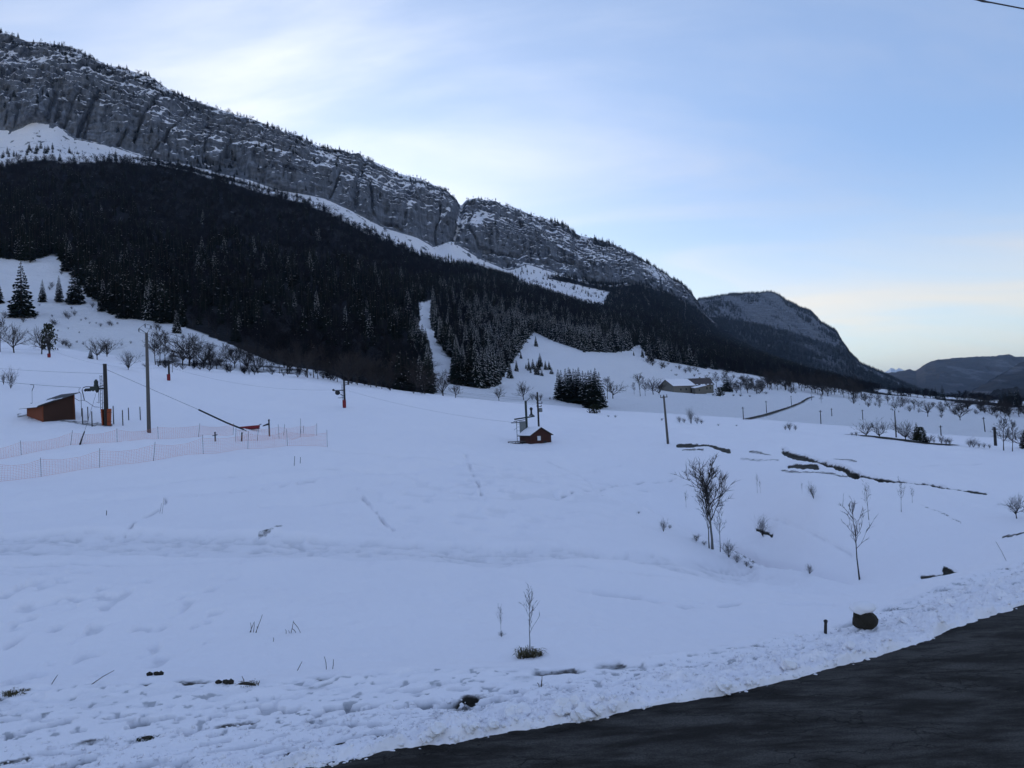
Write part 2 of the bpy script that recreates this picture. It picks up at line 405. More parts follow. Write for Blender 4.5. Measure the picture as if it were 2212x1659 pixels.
# ================================================================== TERRAIN
# columns: slopes u = x/y, fine inside the view, coarse beside it
UC = np.concatenate([-np.geomspace(3.2, 0.80, 14)[:-1], np.linspace(-0.80, 0.80, 940), np.geomspace(0.80, 3.2, 14)[1:]])
NC = len(UC)
def curve(pts, smooth=0):
    """[(vx, vy, Y)] -> Y(u), z(u) on the columns"""
    p = np.array(pts, float)
    u, e = ray(p[:, 0], p[:, 1])
    o = np.argsort(u)
    Y = np.interp(UC, u[o], p[o, 2]); E = np.interp(UC, u[o], e[o])
    if smooth:
        k = np.exp(-0.5 * (np.arange(-3 * smooth, 3 * smooth + 1) / smooth) ** 2); k /= k.sum()
        Y = np.convolve(np.pad(Y, 3 * smooth, 'edge'), k, 'valid'); E = np.convolve(np.pad(E, 3 * smooth, 'edge'), k, 'valid')
    return Y, EYE + E * Y
def plane_curve(pts, z):
    p = np.array(pts, float)
    u, e = ray(p[:, 0], p[:, 1])
    o = np.argsort(u)
    E = np.interp(UC, u[o], e[o])
    return (z - EYE) / E
EDGE = [(-600, 1915), (100, 1803), (400, 1732), (680, 1669), (900, 1628), (1100, 1590), (1300, 1555), (1500, 1520), (1700, 1475), (1850, 1435), (2000, 1390), (2100, 1350), (2212, 1318), (2320, 1270)]
RIM = [(-150, 1500), (0, 1495), (340, 1470), (540, 1478), (940, 1445), (1200, 1450), (1450, 1420), (1650, 1385), (1800, 1360), (1950, 1300), (2100, 1243), (2212, 1215), (2350, 1180)]
Y1 = plane_curve(EDGE, 0.0); Y2 = plane_curve(RIM, 0.0)
def sm(a, s):
    k = np.exp(-0.5 * (np.arange(-3 * s, 3 * s + 1) / s) ** 2); k /= k.sum()
    return np.convolve(np.pad(a, 3 * s, 'edge'), k, 'valid')
Y1 = sm(Y1, 10); Y2 = sm(Y2, 8)
one = np.ones(NC)
KN = []          # knots (Y, z), near to far
KN.append((np.minimum(2.0 * one, Y1 * 0.3), -0.06 * one))
KN.append((Y1, -0.05 * one))
KN.append((Y2, 0.0 * one))
KN.append((Y2 + 2.0 + 0.5 * sstep(0, 0.6, UC), -0.42 - 0.45 * sstep(0.0, 0.5, UC)))
KN.append(curve([(-200, 1290, 22.5), (0, 1275, 23), (600, 1265, 24), (1100, 1260, 25), (1400, 1265, 26), (1600, 1280, 27), (1750, 1285, 27.5), (1860, 1295, 27.5), (1960, 1275, 27.5), (2055, 1240, 27.7), (2130, 1215, 28), (2212, 1190, 28)], 20))
KN.append(curve([(-200, 1165, 34), (0, 1150, 34), (600, 1140, 36), (1000, 1130, 40), (1300, 1128, 47), (1430, 1132, 52), (1545, 1188, 49), (1640, 1228, 43), (1750, 1244, 38.5), (1860, 1247, 35.5), (1960, 1233, 34.5), (2055, 1219, 34), (2212, 1165, 34)], 10))
KN.append(curve([(-200, 1060, 48), (0, 1038, 50), (220, 1010, 53), (440, 980, 57), (600, 966, 61), (705, 965, 63), (1000, 1010, 66), (1300, 1040, 71), (1450, 1058, 72), (1600, 1060, 60), (1750, 1060, 48), (1900, 1075, 45), (2130, 1085, 44), (2212, 1090, 44)], 12))
KN.append(curve([(-200, 930, 66), (0, 915, 67), (100, 908, 68), (230, 918, 67), (320, 932, 66.5), (560, 927, 76), (705, 917, 88), (900, 930, 93), (1100, 953, 104), (1190, 957, 104), (1300, 956, 101), (1443, 957, 95), (1700, 972, 78), (1850, 1000, 64), (2000, 1018, 59), (2130, 1032, 57), (2212, 1038, 56)], 10))
KN.append(curve([(-200, 748, 235), (0, 760, 225), (150, 772, 215), (330, 795, 205), (480, 805, 200), (700, 820, 195), (860, 845, 190), (1000, 862, 180), (1150, 880, 165), (1300, 895, 150), (1440, 912, 140), (1600, 922, 132), (1800, 932, 125), (1900, 942, 118), (2000, 955, 112), (2212, 968, 105)], 14))
KN.append((KN[-1][0] + 14, KN[-1][1] - 1.2 - 1.0 * sstep(-0.2, 0.2, UC)))
KN.append(curve([(-200, 740, 260), (0, 752, 255), (150, 765, 250), (330, 785, 245), (480, 800, 240), (700, 815, 228), (860, 842, 222), (930, 848, 220), (1000, 860, 215), (1150, 871, 230), (1300, 886, 225), (1440, 893, 215), (1600, 903, 200), (1850, 922, 180), (2000, 936, 165), (2212, 950, 150)], 10))
KN.append(curve([(-200, 640, 330), (0, 650, 330), (150, 660, 330), (330, 690, 315), (480, 735, 295), (700, 790, 270), (860, 825, 255), (930, 790, 300), (1000, 815, 300), (1150, 822, 320), (1300, 835, 330), (1440, 846, 440), (1600, 850, 450), (1700, 868, 400), (1850, 885, 350), (2000, 890, 350), (2212, 905, 320)], 14))
KN.append(curve([(-200, 540, 430), (0, 545, 430), (150, 540, 440), (330, 600, 430), (480, 640, 410), (700, 690, 385), (860, 735, 350), (930, 740, 400), (1000, 760, 390), (1150, 715, 560), (1300, 755, 520), (1440, 790, 600), (1600, 815, 640), (1750, 838, 640), (1900, 858, 620), (2000, 866, 600), (2212, 880, 560)], 14))
KN.append(curve([(-200, 440, 600), (0, 440, 600), (330, 480, 620), (700, 560, 620), (930, 650, 620), (1150, 650, 850), (1300, 700, 820), (1440, 730, 900), (1600, 770, 950), (1750, 810, 1000), (1900, 842, 1000), (2000, 855, 960), (2100, 862, 930), (2212, 870, 900)], 14))
K14 = [(-200, 360, 780), (0, 352, 800), (50, 340, 815), (100, 335, 820), (240, 340, 835), (330, 352, 860), (480, 388, 880), (700, 445, 950), (900, 548, 1050), (1050, 592, 1150), (1150, 612, 1250), (1300, 655, 1350), (1440, 665, 1500), (1560, 735, 1700), (1650, 772, 1600), (1750, 806, 1500), (1900, 845.5, 1300), (2000, 857, 1200), (2100, 864, 1080), (2212, 872, 1000)]
K15 = [(-200, 270, 960), (0, 278, 960), (30, 282, 960), (70, 262, 965), (120, 268, 970), (160, 300, 970), (240, 315, 985), (330, 347, 1000), (400, 356, 1010), (480, 376, 1030), (540, 388, 1045), (600, 410, 1065), (660, 420, 1085), (700, 428, 1100), (760, 455, 1140), (830, 492, 1200), (900, 512, 1250), (940, 535, 1290), (975, 520, 1330), (1040, 560, 1400), (1100, 585, 1450), (1140, 570, 1500), (1200, 590, 1550), (1270, 612, 1600), (1320, 618, 1650), (1380, 612, 1800), (1440, 632, 1950), (1500, 662, 2100), (1560, 722, 2150), (1650, 765, 2000), (1750, 802.5, 1850), (1900, 845.2, 1500), (2000, 857.5, 1350), (2100, 865, 1200), (2212, 872.5, 1100)]
K17 = [(-200, 20, 0), (-60, 50, 0), (0, 68, 0), (30, 76, 0), (60, 90, 0), (100, 92, 0), (150, 100, 0), (190, 122, 0), (230, 142, 0), (280, 152, 0), (330, 168, 0), (365, 195, 0), (400, 208, 0), (480, 238, 0), (560, 262, 0), (640, 296, 0), (700, 322, 0), (780, 339, 0), (860, 374, 0), (910, 386, 0), (960, 410, 0), (985, 432, 0), (996, 446, 0), (1006, 432, 0), (1030, 428, 0), (1100, 446, 0), (1160, 468, 0), (1210, 482, 0), (1250, 508, 0), (1320, 525, 0), (1380, 554, 0), (1410, 575, 0), (1450, 600, 0), (1480, 617, 0), (1500, 640, 0), (1530, 684, 0), (1565, 715, 0), (1650, 758, 0), (1750, 799, 0), (1900, 844.7, 0), (2000, 858, 0), (2100, 865.5, 0), (2212, 873, 0)]
KN.append(curve(K14, 4))
y15, z15 = curve(K15, 2); KN.append((y15, z15))
xe = [a[0] for a in K15]; ye = [a[2] for a in K15]
y17, z17 = curve([(a, b, np.interp(a, xe, ye) * 1.135) for a, b, _ in K17], 1)
y15b = y15
e15 = (z15 - EYE) / y15; e17 = (z17 - EYE) / y17
y16 = y15 * 1.030; KN.append((y16, EYE + (e15 + 0.55 * (e17 - e15)) * y16))
KN.append((y17, z17))
KN.append((y17 * 1.05, z17 - 4 - 0.01 * y17))
KN.append((y17 * 1.6, np.minimum(z17 * 0.25, z17 - 60)))
KN.append((y17 * 2.2, -30 * one))
ROWS = [10, 110, 22, 70, 52, 54, 52, 70, 8, 8, 34, 34, 30, 30, 44, 80, 84, 5, 4, 3]
YK = np.array([k[0] for k in KN]); ZK = np.array([k[1] for k in KN])
for i in range(1, len(YK)): YK[i] = np.maximum(YK[i], YK[i - 1] + 0.4)
def pchip_slopes(x, y):
    h = np.diff(x, axis=0); d = np.diff(y, axis=0) / h
    m = np.zeros_like(y)
    w1 = 2 * h[1:] + h[:-1]; w2 = h[1:] + 2 * h[:-1]
    ok = d[1:] * d[:-1] > 0
    with np.errstate(divide='ignore', invalid='ignore'):
        mm = (w1 + w2) / (w1 / d[:-1] + w2 / d[1:])
    m[1:-1] = np.where(ok, mm, 0); m[0] = d[0]; m[-1] = d[-1]
    return m
SL = pchip_slopes(YK, ZK)
ys, zs, seg, tt = [], [], [], []
for k, n in enumerate(ROWS):
    T = np.linspace(0, 1, n, endpoint=(k == len(ROWS) - 1))
    for t in T:
        y0, y1 = YK[k], YK[k + 1]
        yy = y0 * (y1 / y0) ** t if k > 2 else y0 + (y1 - y0) * t
        h = y1 - y0; s = (yy - y0) / h
        z = (1 + 2 * s) * (1 - s) ** 2 * ZK[k] + s * (1 - s) ** 2 * h * SL[k] + s * s * (3 - 2 * s) * ZK[k + 1] + s * s * (s - 1) * h * SL[k + 1]
        if k >= 15 and k < 17:  z = ZK[k] + (ZK[k + 1] - ZK[k]) * s
        ys.append(yy); zs.append(z); seg.append(k); tt.append(t)
GY = np.array(ys); GZ = np.array(zs); SEG = np.array(seg)[:, None]; TT = np.array(tt)[:, None]
GX = GY * UC[None, :]
S = SEG + TT
dirt = np.zeros_like(GY); forest = np.zeros_like(GY); snowadd = np.zeros_like(GY)

# ---- snow relief on the fields (world metres)
fld = (SEG >= 1) & (SEG < 8)
near = (GY < 130)
r0, r1 = ROWS[0], sum(ROWS[:8])
X = GX[r0:r1]; Y = GY[r0:r1]; s_ = S[r0:r1] * np.ones_like(X)
amp = sstep(2.2, 3.6, s_)
dz = amp * (0.55 * fbm(X / 9, Y / 12, 3, 3) + 0.16 * fbm(X / 2.0, Y / 2.4, 5, 4)) + 0.030 * sstep(60, 20, Y) * fbm(X / 0.35, Y / 0.45, 8, 3)
# field on the left, trodden
VX, VY = proj(np.stack([X, Y, GZ[r0:r1]], -1))
trod = sstep(700, 350, VX) * sstep(1180, 1290, VY) * (s_ > 2.4)
cell = vnoise(X / 0.55, Y / 0.8, 21) + 0.5 * vnoise(X / 0.28, Y / 0.36, 22)
dz -= trod * 0.13 * sstep(0.18, 0.42, cell)
# groomer / snow scooter lane across the field and other old tracks
def lane(pts, half):
    q = [(p[0], p[1]) for p in pts]
    return np.exp(-(segdist(VX, VY, q) / half) ** 2)
slush = np.zeros_like(X)  # slush of the tracks, and painted shade in the verge footprint dips
yc = np.interp(VX, [-200, 150, 500, 900, 1200, 1400, 1600, 1850], [1172, 1172, 1180, 1186, 1192, 1202, 1240, 1278])
dv_ = VY - yc + 5 * vnoise(X / 3.0, Y / 3.0, 29) + 2.5 * vnoise(X / 0.7, Y / 0.7, 30)
hw = np.interp(VX, [-200, 300, 900, 1500, 1850], [30, 26, 20, 13, 8])
lan = sstep(-1.15, -0.92, dv_ / hw) * (1 - sstep(0.8, 1.25, dv_ / hw)) * (s_ > 2.3) * sstep(1900, 1500, VX)
rut = np.exp(-((dv_ / hw + 0.55) / 0.22) ** 2) + np.exp(-((dv_ / hw - 0.15) / 0.2) ** 2)
rg_ = vnoise(X / 0.55, Y / 0.45, 32) + 0.6 * vnoise(X / 0.24, Y / 0.22, 34)
dz -= lan * (0.24 + 0.09 * rut + 0.09 * sstep(0.0, 0.35, rg_))
slush = np.maximum(slush, lan * (0.24 + 0.20 * rut * (0.5 + rg_) + 0.18 * sstep(0.05, 0.3, rg_)))
ln = lane([(-100, 1105), (250, 1075), (540, 1040), (760, 1020), (1000, 1000)], 7); dz -= ln * (0.22 + 0.25 * vnoise(X / 1.0, Y / 0.8, 33))
for q, w, dep in ([(770, 1060), (800, 1095), (830, 1130), (880, 1170)], 2.0, 0.22), ([(1005, 980), (1018, 1020), (1035, 1055), (1040, 1080)], 2.0, 0.2), \
        ([(345, 1068), (360, 1085), (345, 1105), (310, 1125), (270, 1150)], 2.0, 0.14), ([(360, 1070), (480, 1060), (590, 1052), (700, 1040)], 2.0, 0.16), ([(1280, 1260), (1400, 1275), (1480, 1300), (1600, 1300)], 2.5, 0.12), ([(1200, 1080), (1330, 1050), (1480, 1030)], 2.5, 0.14):
    fp = lane(q, w) * sstep(0.0, 0.2, vnoise(X / 0.42, Y / 0.6, 37) + 0.1)
    dz -= 1.5 * fp * dep; slush = np.maximum(slush, 0.75 * fp)
for q, w in (([(700, 975), (900, 985), (1100, 1012), (1400, 1062)], 1.6), ([(880, 1062), (1050, 1045), (1200, 1030), (1340, 1000)], 1.6), ([(560, 1100), (800, 1082), (1000, 1092), (1180, 1080)], 1.5), ([(1100, 1238), (1300, 1262), (1500, 1290), (1800, 1302)], 2.0), ([(1000, 1205), (1250, 1222), (1450, 1240), (1560, 1262)], 2.0),
             ([(250, 1050), (480, 1022), (700, 1012), (900, 1018)], 1.5), ([(-50, 1232), (150, 1215), (300, 1222), (520, 1216)], 2.2), ([(1180, 1000), (1260, 1030), (1300, 1075), (1400, 1112)], 2.2), ([(1900, 1010), (2000, 1000), (2120, 1002)], 1.8), ([(1650, 1120), (1760, 1150), (1840, 1190)], 2.5)):
    fp = lane(q, w) * (0.45 + 0.55 * sstep(-0.1, 0.25, vnoise(X / 0.8, Y / 0.9, 38)))
    dz -= 0.16 * fp; slush = np.maximum(slush, 0.42 * fp)
# the field breaks off into the gully
rl_y = np.interp(VX, [1240, 1300, 1380, 1430, 1545, 1640, 1750, 1860], [1050, 1075, 1106, 1131, 1189, 1229, 1246, 1252])
gd = VY - rl_y; gw = sstep(1240, 1400, VX) * sstep(1900, 1700, VX)
dz += gw * (0.55 * np.exp(-((gd - 9) / 10) ** 2) - 1.0 * np.exp(-((gd + 11) / 10) ** 2))
# roughness of the mogul like centre field
ruf = np.exp(-((VX - 1060) / 330) ** 2 - ((VY - 1080) / 80) ** 2)
dz -= ruf * 0.16 * sstep(0.0, 0.3, vnoise(X / 1.1, Y / 1.3, 41) + 0.4 * vnoise(X / 0.5, Y / 0.6, 42))
slush = np.maximum(slush, ruf * 0.36 * sstep(0.05, 0.3, vnoise(X / 1.1, Y / 1.3, 41) + 0.4 * vnoise(X / 0.5, Y / 0.6, 42)))
slush = np.maximum(slush, trod * 0.42 * sstep(0.22, 0.42, cell))
# piste between the two nets: groomed sideways ridges
pst = inpoly(VX, VY, [(-200, 985), (0, 975), (300, 945), (560, 930), (700, 935), (705, 960), (540, 965), (220, 1008), (0, 1035), (-200, 1060)])
dz += pst * 0.22 * vnoise(X / 14, (Y + 0.25 * X) / 1.1, 45)
# ---- verge between road and rim
t = TT[r0:r1] * np.ones_like(X)
v = (SEG[r0:r1] == 1) * np.ones_like(X)
rt = sstep(-0.25, 0.35, UC)[None, :] * np.ones_like(X)
a = math.radians(20); AL = X * math.cos(a) + Y * math.sin(a); AC = -X * math.sin(a) + Y * math.cos(a)
lump = fbm(X / 0.55, Y / 0.55, 51, 5, 0.62)
lumpf = fbm(X / 0.16, Y / 0.16, 53, 3, 0.6)
bermw = 0.08 + 0.47 * rt
berm = sstep(0.0, 0.10, t) * (1 - sstep(bermw, bermw + 0.22, t))
vz = 0.015 + 0.10 * berm + berm * (0.20 * np.maximum(lump, -0.15) + 0.07 * lumpf) + 0.03 * fbm(X / 1.4, Y / 1.4, 55, 3)
vz += (1 - berm) * sstep(0.1, 0.3, t) * (0.018 * fbm(AL / 0.5, AC / 0.18, 57, 3) + 0.012 * lumpf)
streak = vnoise(AL / 0.42, AC / 0.17, 61) + 0.55 * vnoise(AL / 0.2, AC / 0.10, 62)
dens = (1 - berm) * sstep(0.02, 0.2, t) * (1 - 0.75 * sstep(0.55, 0.85, t)) * (1 - 0.75 * rt)
dip = dens * sstep(0.10, 0.26, streak + 0.30 * vnoise(X / 2.6, Y / 1.5, 63))
vz -= 0.14 * dip
pat = dens * sstep(0.24, 0.36, vnoise(AL / 1.15, AC / 0.34, 65) + 0.25 * vnoise(AL / 0.3, AC / 0.12, 66))
vz -= 0.04 * pat
cr = sstep(0.26, 0.42, vnoise(X / 0.19, Y / 0.15, 71) + 0.5 * vnoise(X / 0.08, Y / 0.07, 72)) * sstep(0.3, 0.5, t)
vz -= 0.035 * cr * (0.4 + 0.6 * (vnoise(X / 1.2, Y / 1.2, 73) > 0))
edge_n = 0.42 * vnoise(X / 0.9, Y / 0.9, 75) + 0.22 * vnoise(X / 0.22, Y / 0.22, 76) + 0.1 * vnoise(X / 0.08, Y / 0.08, 77)
vz = np.where(t < 0.09, -0.055 + (vz + 0.055) * sstep(0.0, 0.085, t + 0.25 * edge_n - 0.005), vz)
GZb = GZ[r0:r1].copy()
rimlump = np.exp(-((s_ - 2.02) / 0.16) ** 2)
GZb += np.where(v > 0, vz + 0.05 * (1 - t) , dz * sstep(2.0, 2.3, s_))
rl = vnoise(X / 0.8, Y / 0.5, 81) + 0.5 * vnoise(X / 0.3, Y / 0.22, 82)
GZb += rimlump * 0.20 * rl
d_ = 0.42 * dip * sstep(-0.12, 0.2, vnoise(AL / 1.3, AC / 0.9, 83)) + 0.62 * pat * sstep(-0.15, 0.15, vnoise(X / 0.8, Y / 0.8, 84))
d_ = d_ * (v > 0)
slush = np.where(v > 0, np.maximum(0.95 * dip, 0.75 * cr), slush)  # verge: grey painted into the footprint dips to stand for their shade
slush = np.maximum(slush, rimlump * 0.8 * sstep(0.15, 0.38, -rl))
d_ = np.maximum(d_, rimlump * sstep(0.22, 0.40, -rl + 0.3 * vnoise(X / 0.12, Y / 0.1, 89)) * 0.72 * (1 - 0.3 * rt))
d_ = np.maximum(d_, cr * (v > 0) * 0.42 * (vnoise(X / 1.1, Y / 1.1, 85) > 0.12))
def earth(poly, dep=0.0, soft=0.0):
    global d_, GZb
    m = inpoly(VX, VY, poly).astype(float)
    d_ = np.maximum(d_, m * (0.75 + 0.5 * vnoise(X / 0.9, Y / 0.9, 87))); GZb -= m * dep
def scar(pts, half, val=1.0, dep=0.0, ns=88):
    global d_, GZb
    w = half * (0.85 + 0.7 * vnoise(VX / 26, VY / 9, ns) + 0.5 * vnoise(VX / 7, VY / 4, ns + 1))
    m = sstep(1.15, 0.55, segdist(VX, VY, pts) / np.maximum(w, 0.4)); d_ = np.maximum(d_, m * val); GZb -= m * dep
# stream bank of bare earth right, earth strips below the leaning pole, culvert, stumps' feet
scar([(1692, 972), (1735, 985), (1785, 1003), (1850, 1030)], 8.5, 1.3, 0.5)
scar([(1845, 1028), (1900, 1040), (1950, 1045), (2040, 1055)], 4.2, 1.25, 0.3)
scar([(2030, 1054), (2130, 1069)], 3.2, 0.95, 0.1)
scar([(1705, 1006), (1750, 1008), (1765, 1012)], 6.0, 1.1, 0.2)
scar([(1690, 1015), (1740, 1022), (1830, 1033)], 3.5, 0.62)
scar([(1800, 992), (1850, 1005)], 3, 0.6)
scar([(1465, 962), (1530, 963), (1575, 974)], 4.4, 1.1, 0.1)
scar([(1475, 972), (1520, 972)], 3.0, 0.7)
scar([(1620, 975), (1665, 979)], 3.5, 0.62)
scar([(1600, 990), (1680, 992)], 3.5, 0.5)
scar([(1300, 1078), (1325, 1085)], 3.5, 0.75)
scar([(1500, 1165), (1540, 1184), (1580, 1210), (1620, 1228)], 4, 0.7)
scar([(1635, 1148), (1668, 1160)], 4.5, 1.0, 0.15)
scar([(1990, 1232), (2030, 1226), (2050, 1224)], 3.5, 0.95, 0.1)
scar([(2040, 1219), (2062, 1222)], 7.0, 1.3, 0.12)
scar([(1990, 1090), (2040, 1108), (2075, 1128)], 3, 0.55)
scar([(2165, 1158), (2225, 1150)], 3, 0.72)
scar([(40, 905), (150, 912), (240, 918)], 5, 0.60)
scar([(560, 1158), (610, 1150)], 4, 0.52)
scar([(1620, 1230), (1750, 1243)], 2.4, 0.5)
GZ[r0:r1] = GZb
dirt[r0:r1] = d_
slush_shadeA = np.zeros_like(GY); slush_shadeA[r0:r1] = slush
GZ[:r0] = np.minimum(GZ[:r0], -0.05)

# ---- mountain: forest floor flag (also paints the bank's shade), talus, terraced cliff
m0 = sum(ROWS[:10])
VXm, VYm = proj(np.stack([GX, GY, GZ], -1))
FOREST_LOW = [(-400, 560), (0, 556), (60, 562), (120, 547), (160, 582), (200, 640), (235, 668), (300, 690), (360, 692), (400, 708), (440, 722), (520, 752), (600, 787), (700, 802), (780, 837), (860, 857), (930, 857),
              (925, 770), (893, 716), (908, 690), (903, 657), (936, 648), (936, 700), (952, 742), (987, 782), (985, 830), (1040, 838), (1066, 830), (1088, 800), (1105, 775), (1120, 752), (1128, 740), (1150, 714),
              (1200, 736), (1260, 757), (1310, 760), (1350, 756), (1382, 742), (1405, 772), (1450, 782), (1520, 795), (1560, 802), (1650, 815), (1750, 832), (1850, 846), (2000, 862), (2212, 880), (2700, 900)]
TALUS_LOW = [(-400, 380), (0, 364), (40, 349), (100, 346), (170, 351), (240, 346), (330, 357), (400, 370), (480, 392), (560, 414), (640, 434), (700, 455), (760, 490), (830, 520), (900, 552), (950, 566), (1000, 572), (1060, 588), (1110, 602),
             (1120, 612), (1190, 634), (1250, 655), (1303, 664), (1318, 632), (1250, 616), (1180, 602), (1230, 594), (1290, 608), (1330, 614), (1380, 608), (1440, 629), (1500, 660), (1535, 694), (1565, 724), (1660, 768), (1750, 805), (1900, 848), (2000, 860), (2212, 876), (2700, 900)]
FPOLY = FOREST_LOW + TALUS_LOW[::-1]
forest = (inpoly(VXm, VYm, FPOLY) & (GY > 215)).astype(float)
BANK_SHADE = [(300, 768), (350, 764), (480, 778), (600, 792), (700, 804), (860, 838), (930, 845), (1000, 856), (1000, 880), (860, 866), (480, 825), (300, 810)]  # shadow side of the bank behind the crest, painted dark as forest floor
forest = np.maximum(forest, (inpoly(VXm, VYm, BANK_SHADE) & (GY > 205)) * 0.85 * sstep(-0.05, 0.3, vnoise(GX / 7, GY / 5, 121) + 0.5 * vnoise(GX / 2.5, GY / 2.5, 122)))
fr = sum(ROWS[:15]); fe = sum(ROWS[:17])
sC = ((S[fr:fe] - 15) / 2.0) * np.ones_like(GY[fr:fe])
xw = GX[fr:fe] * 0.9; zw = GZ[fr:fe]
rockm = sstep(0.31, 0.27, UC)[None, :] * np.ones_like(sC)
lev = 15.0
wob = 1.5 * fbm(xw / 150, sC * 2.5, 91, 5, 0.6) + 0.9 * vnoise(xw / 16, sC * 7, 93) + 0.5 * vnoise(xw / 6, sC * 16, 94)
ph = sC * lev + wob
frac = ph - np.floor(ph)
stair = (np.floor(ph) + sstep(0.30, 0.70, frac) - ph) / lev       # z goes in steps
stren = np.clip(0.38 + 1.5 * fbm(xw / 60, sC * 6, 95, 4), 0.0, 1.0) * sstep(0.10, 0.45, sC) * sstep(1.02, 0.9, sC) * rockm
baseZ = ZK[15] + 0 * sC; 
def at_s(K, s):
    s = np.clip(s, 0, 1)
    k = np.where(s < 0.5, K[15] + (K[16] - K[15]) * s * 2, K[16] + (K[17] - K[16]) * (s * 2 - 1))
    return k
nZ = at_s(ZK, sC + stair * stren * 0.95)
nY = at_s(YK, sC - stair * stren * 0.95)
rel = rockm * sstep(0.0, 0.06, sC) * sstep(1.0, 0.92, sC)
scaleY = YK[15] / 1000.0
ribs = 30 * fbm(xw / 95, zw / 260, 97, 3, 0.5) + 17 * fbm(xw / 24, zw / 80, 99, 4, 0.62)
cn1 = vnoise(xw / 42 + 0.3 * vnoise(xw / 30, zw / 40, 161), zw / 210, 163); cn2 = vnoise(xw / 17, zw / 70, 165)
cleft = 17 * np.exp(-(cn1 / 0.028) ** 2) * sstep(-0.3, 0.15, vnoise(xw / 70, zw / 60, 168)) + 9 * np.exp(-(cn2 / 0.05) ** 2) * sstep(-0.2, 0.1, vnoise(xw / 90, zw / 90, 167))
ribs = ribs + cleft * sstep(1.0, 0.55, sC) 
nY = nY + rockm * sstep(0.0, 0.06, sC) * 4.5 * fbm(xw / 4.5, zw / 6, 171, 2)
crag = 9.0 * np.abs(fbm(xw / 9, zw / 16, 101, 3, 0.6))
nY = nY + rel * scaleY * (ribs + crag)
# couloir of snow below the notch
cl = [(1000, 436), (994, 460), (986, 490), (976, 518)]
cd = segdist(VXm[fr:fe], VYm[fr:fe], cl)
nY += rel * 26 * np.exp(-(cd / 7) ** 2)
snowadd[fr:fe] += 0.9 * np.exp(-(cd / 3.6) ** 2)
for q, w in (([(895, 388), (880, 440), (868, 500)], 5), ([(790, 345), (770, 400), (765, 455)], 6), ([(1245, 512), (1235, 560), (1240, 600)], 6)):
    nY += rel * 16 * np.exp(-(segdist(VXm[fr:fe], VYm[fr:fe], q) / w) ** 2)
GY[fr:fe] = nY; GZ[fr:fe] = nZ + rel * 2.5 * fbm(xw / 12, zw / 12, 103, 3)
snowadd[fr:fe] += 0.05 * sstep(0.45, 0.8, sC) - 0.22 * sstep(0.55, 0.15, sC) - 0.5 * sstep(5, 12, cleft)
GX[fr:fe] = GY[fr:fe] * UC[None, :]
# talus and forest slope relief
tr = sum(ROWS[:10])
GZ[tr:fr] += 2.2 * fbm(GX[tr:fr] / 45, GY[tr:fr] / 45, 111, 4) * sstep(10.2, 11.5, S[tr:fr]) * (1 - sstep(14.8, 15.0, S[tr:fr]))
tal = sstep(14.0, 14.2, S[tr:fr])
rk = sstep(0.25, 0.36, vnoise(GX[tr:fr] / 11, GY[tr:fr] / 9, 113) + 0.4 * vnoise(GX[tr:fr] / 4, GY[tr:fr] / 4, 114)) * tal
snowadd[tr:fr] += 0.35 - 0.55 * rk
# ridge line roughness
rd = fe
GZ[rd:rd + 1] += (3 * fbm(GX[rd:rd + 1] / 30, GX[rd:rd + 1] * 0, 115, 4)) * (UC < 0.3)
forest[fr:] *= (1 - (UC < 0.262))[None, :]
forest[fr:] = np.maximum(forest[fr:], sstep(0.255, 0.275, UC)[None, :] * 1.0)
snowadd[fr:] -= 0.25 * sstep(0.2, 0.26, UC)[None, :]

NF = sum(ROWS[:10])          # split just behind the crest
grid_object('snow_field', np.stack([GX[:NF + 1], GY[:NF + 1], GZ[:NF + 1]], -1), 'snow', {'dirt': dirt[:NF + 1], 'slush': slush_shadeA[:NF + 1]}, kind='structure')
grid_object('mountain', np.stack([GX[NF:], GY[NF:], GZ[NF:]], -1), 'mountain_ground', {'forest': forest[NF:], 'snowadd': snowadd[NF:]}, kind='structure')  # forest also carries the painted bank shade

# ---- where a sight line meets the ground, and ground height under a point
EL = (GZ - EYE) / GY
def column(u):
    return int(np.clip(np.searchsorted(UC, u), 1, NC - 1))
def hit(vx, vy, after=0.0):
    u, e = ray(vx, vy); c = column(float(u)); f = (float(u) - UC[c - 1]) / (UC[c] - UC[c - 1])
    el = EL[:, c - 1] * (1 - f) + EL[:, c] * f; yy = GY[:, c - 1] * (1 - f) + GY[:, c] * f
    ok = np.nonzero((el >= e) & (yy > max(after, Y1[c] * 0.9)))[0]
    i = ok[0] if len(ok) else fe - 1
    if i > 0 and el[i] != el[i - 1]:
        g = np.clip((e - el[i - 1]) / (el[i] - el[i - 1]), 0, 1)
    else: g = 0
    y = yy[i - 1] + (yy[i] - yy[i - 1]) * g
    return Vector((float(u) * y, y, zat(float(u) * y, y)))
def zat(x, y):
    u = x / y; c = column(u); f = min(max((u - UC[c - 1]) / (UC[c] - UC[c - 1]), 0), 1)
    return float(np.interp(y, GY[:fr + 1, c - 1], GZ[:fr + 1, c - 1]) * (1 - f) + np.interp(y, GY[:fr + 1, c], GZ[:fr + 1, c]) * f)
def metres(vpx, Y): return vpx / VS / 768.0 * Y
def at(vx, vy, Y):
    u, e = ray(vx, vy)
    return Vector((float(u) * Y, Y, EYE + float(e) * Y))

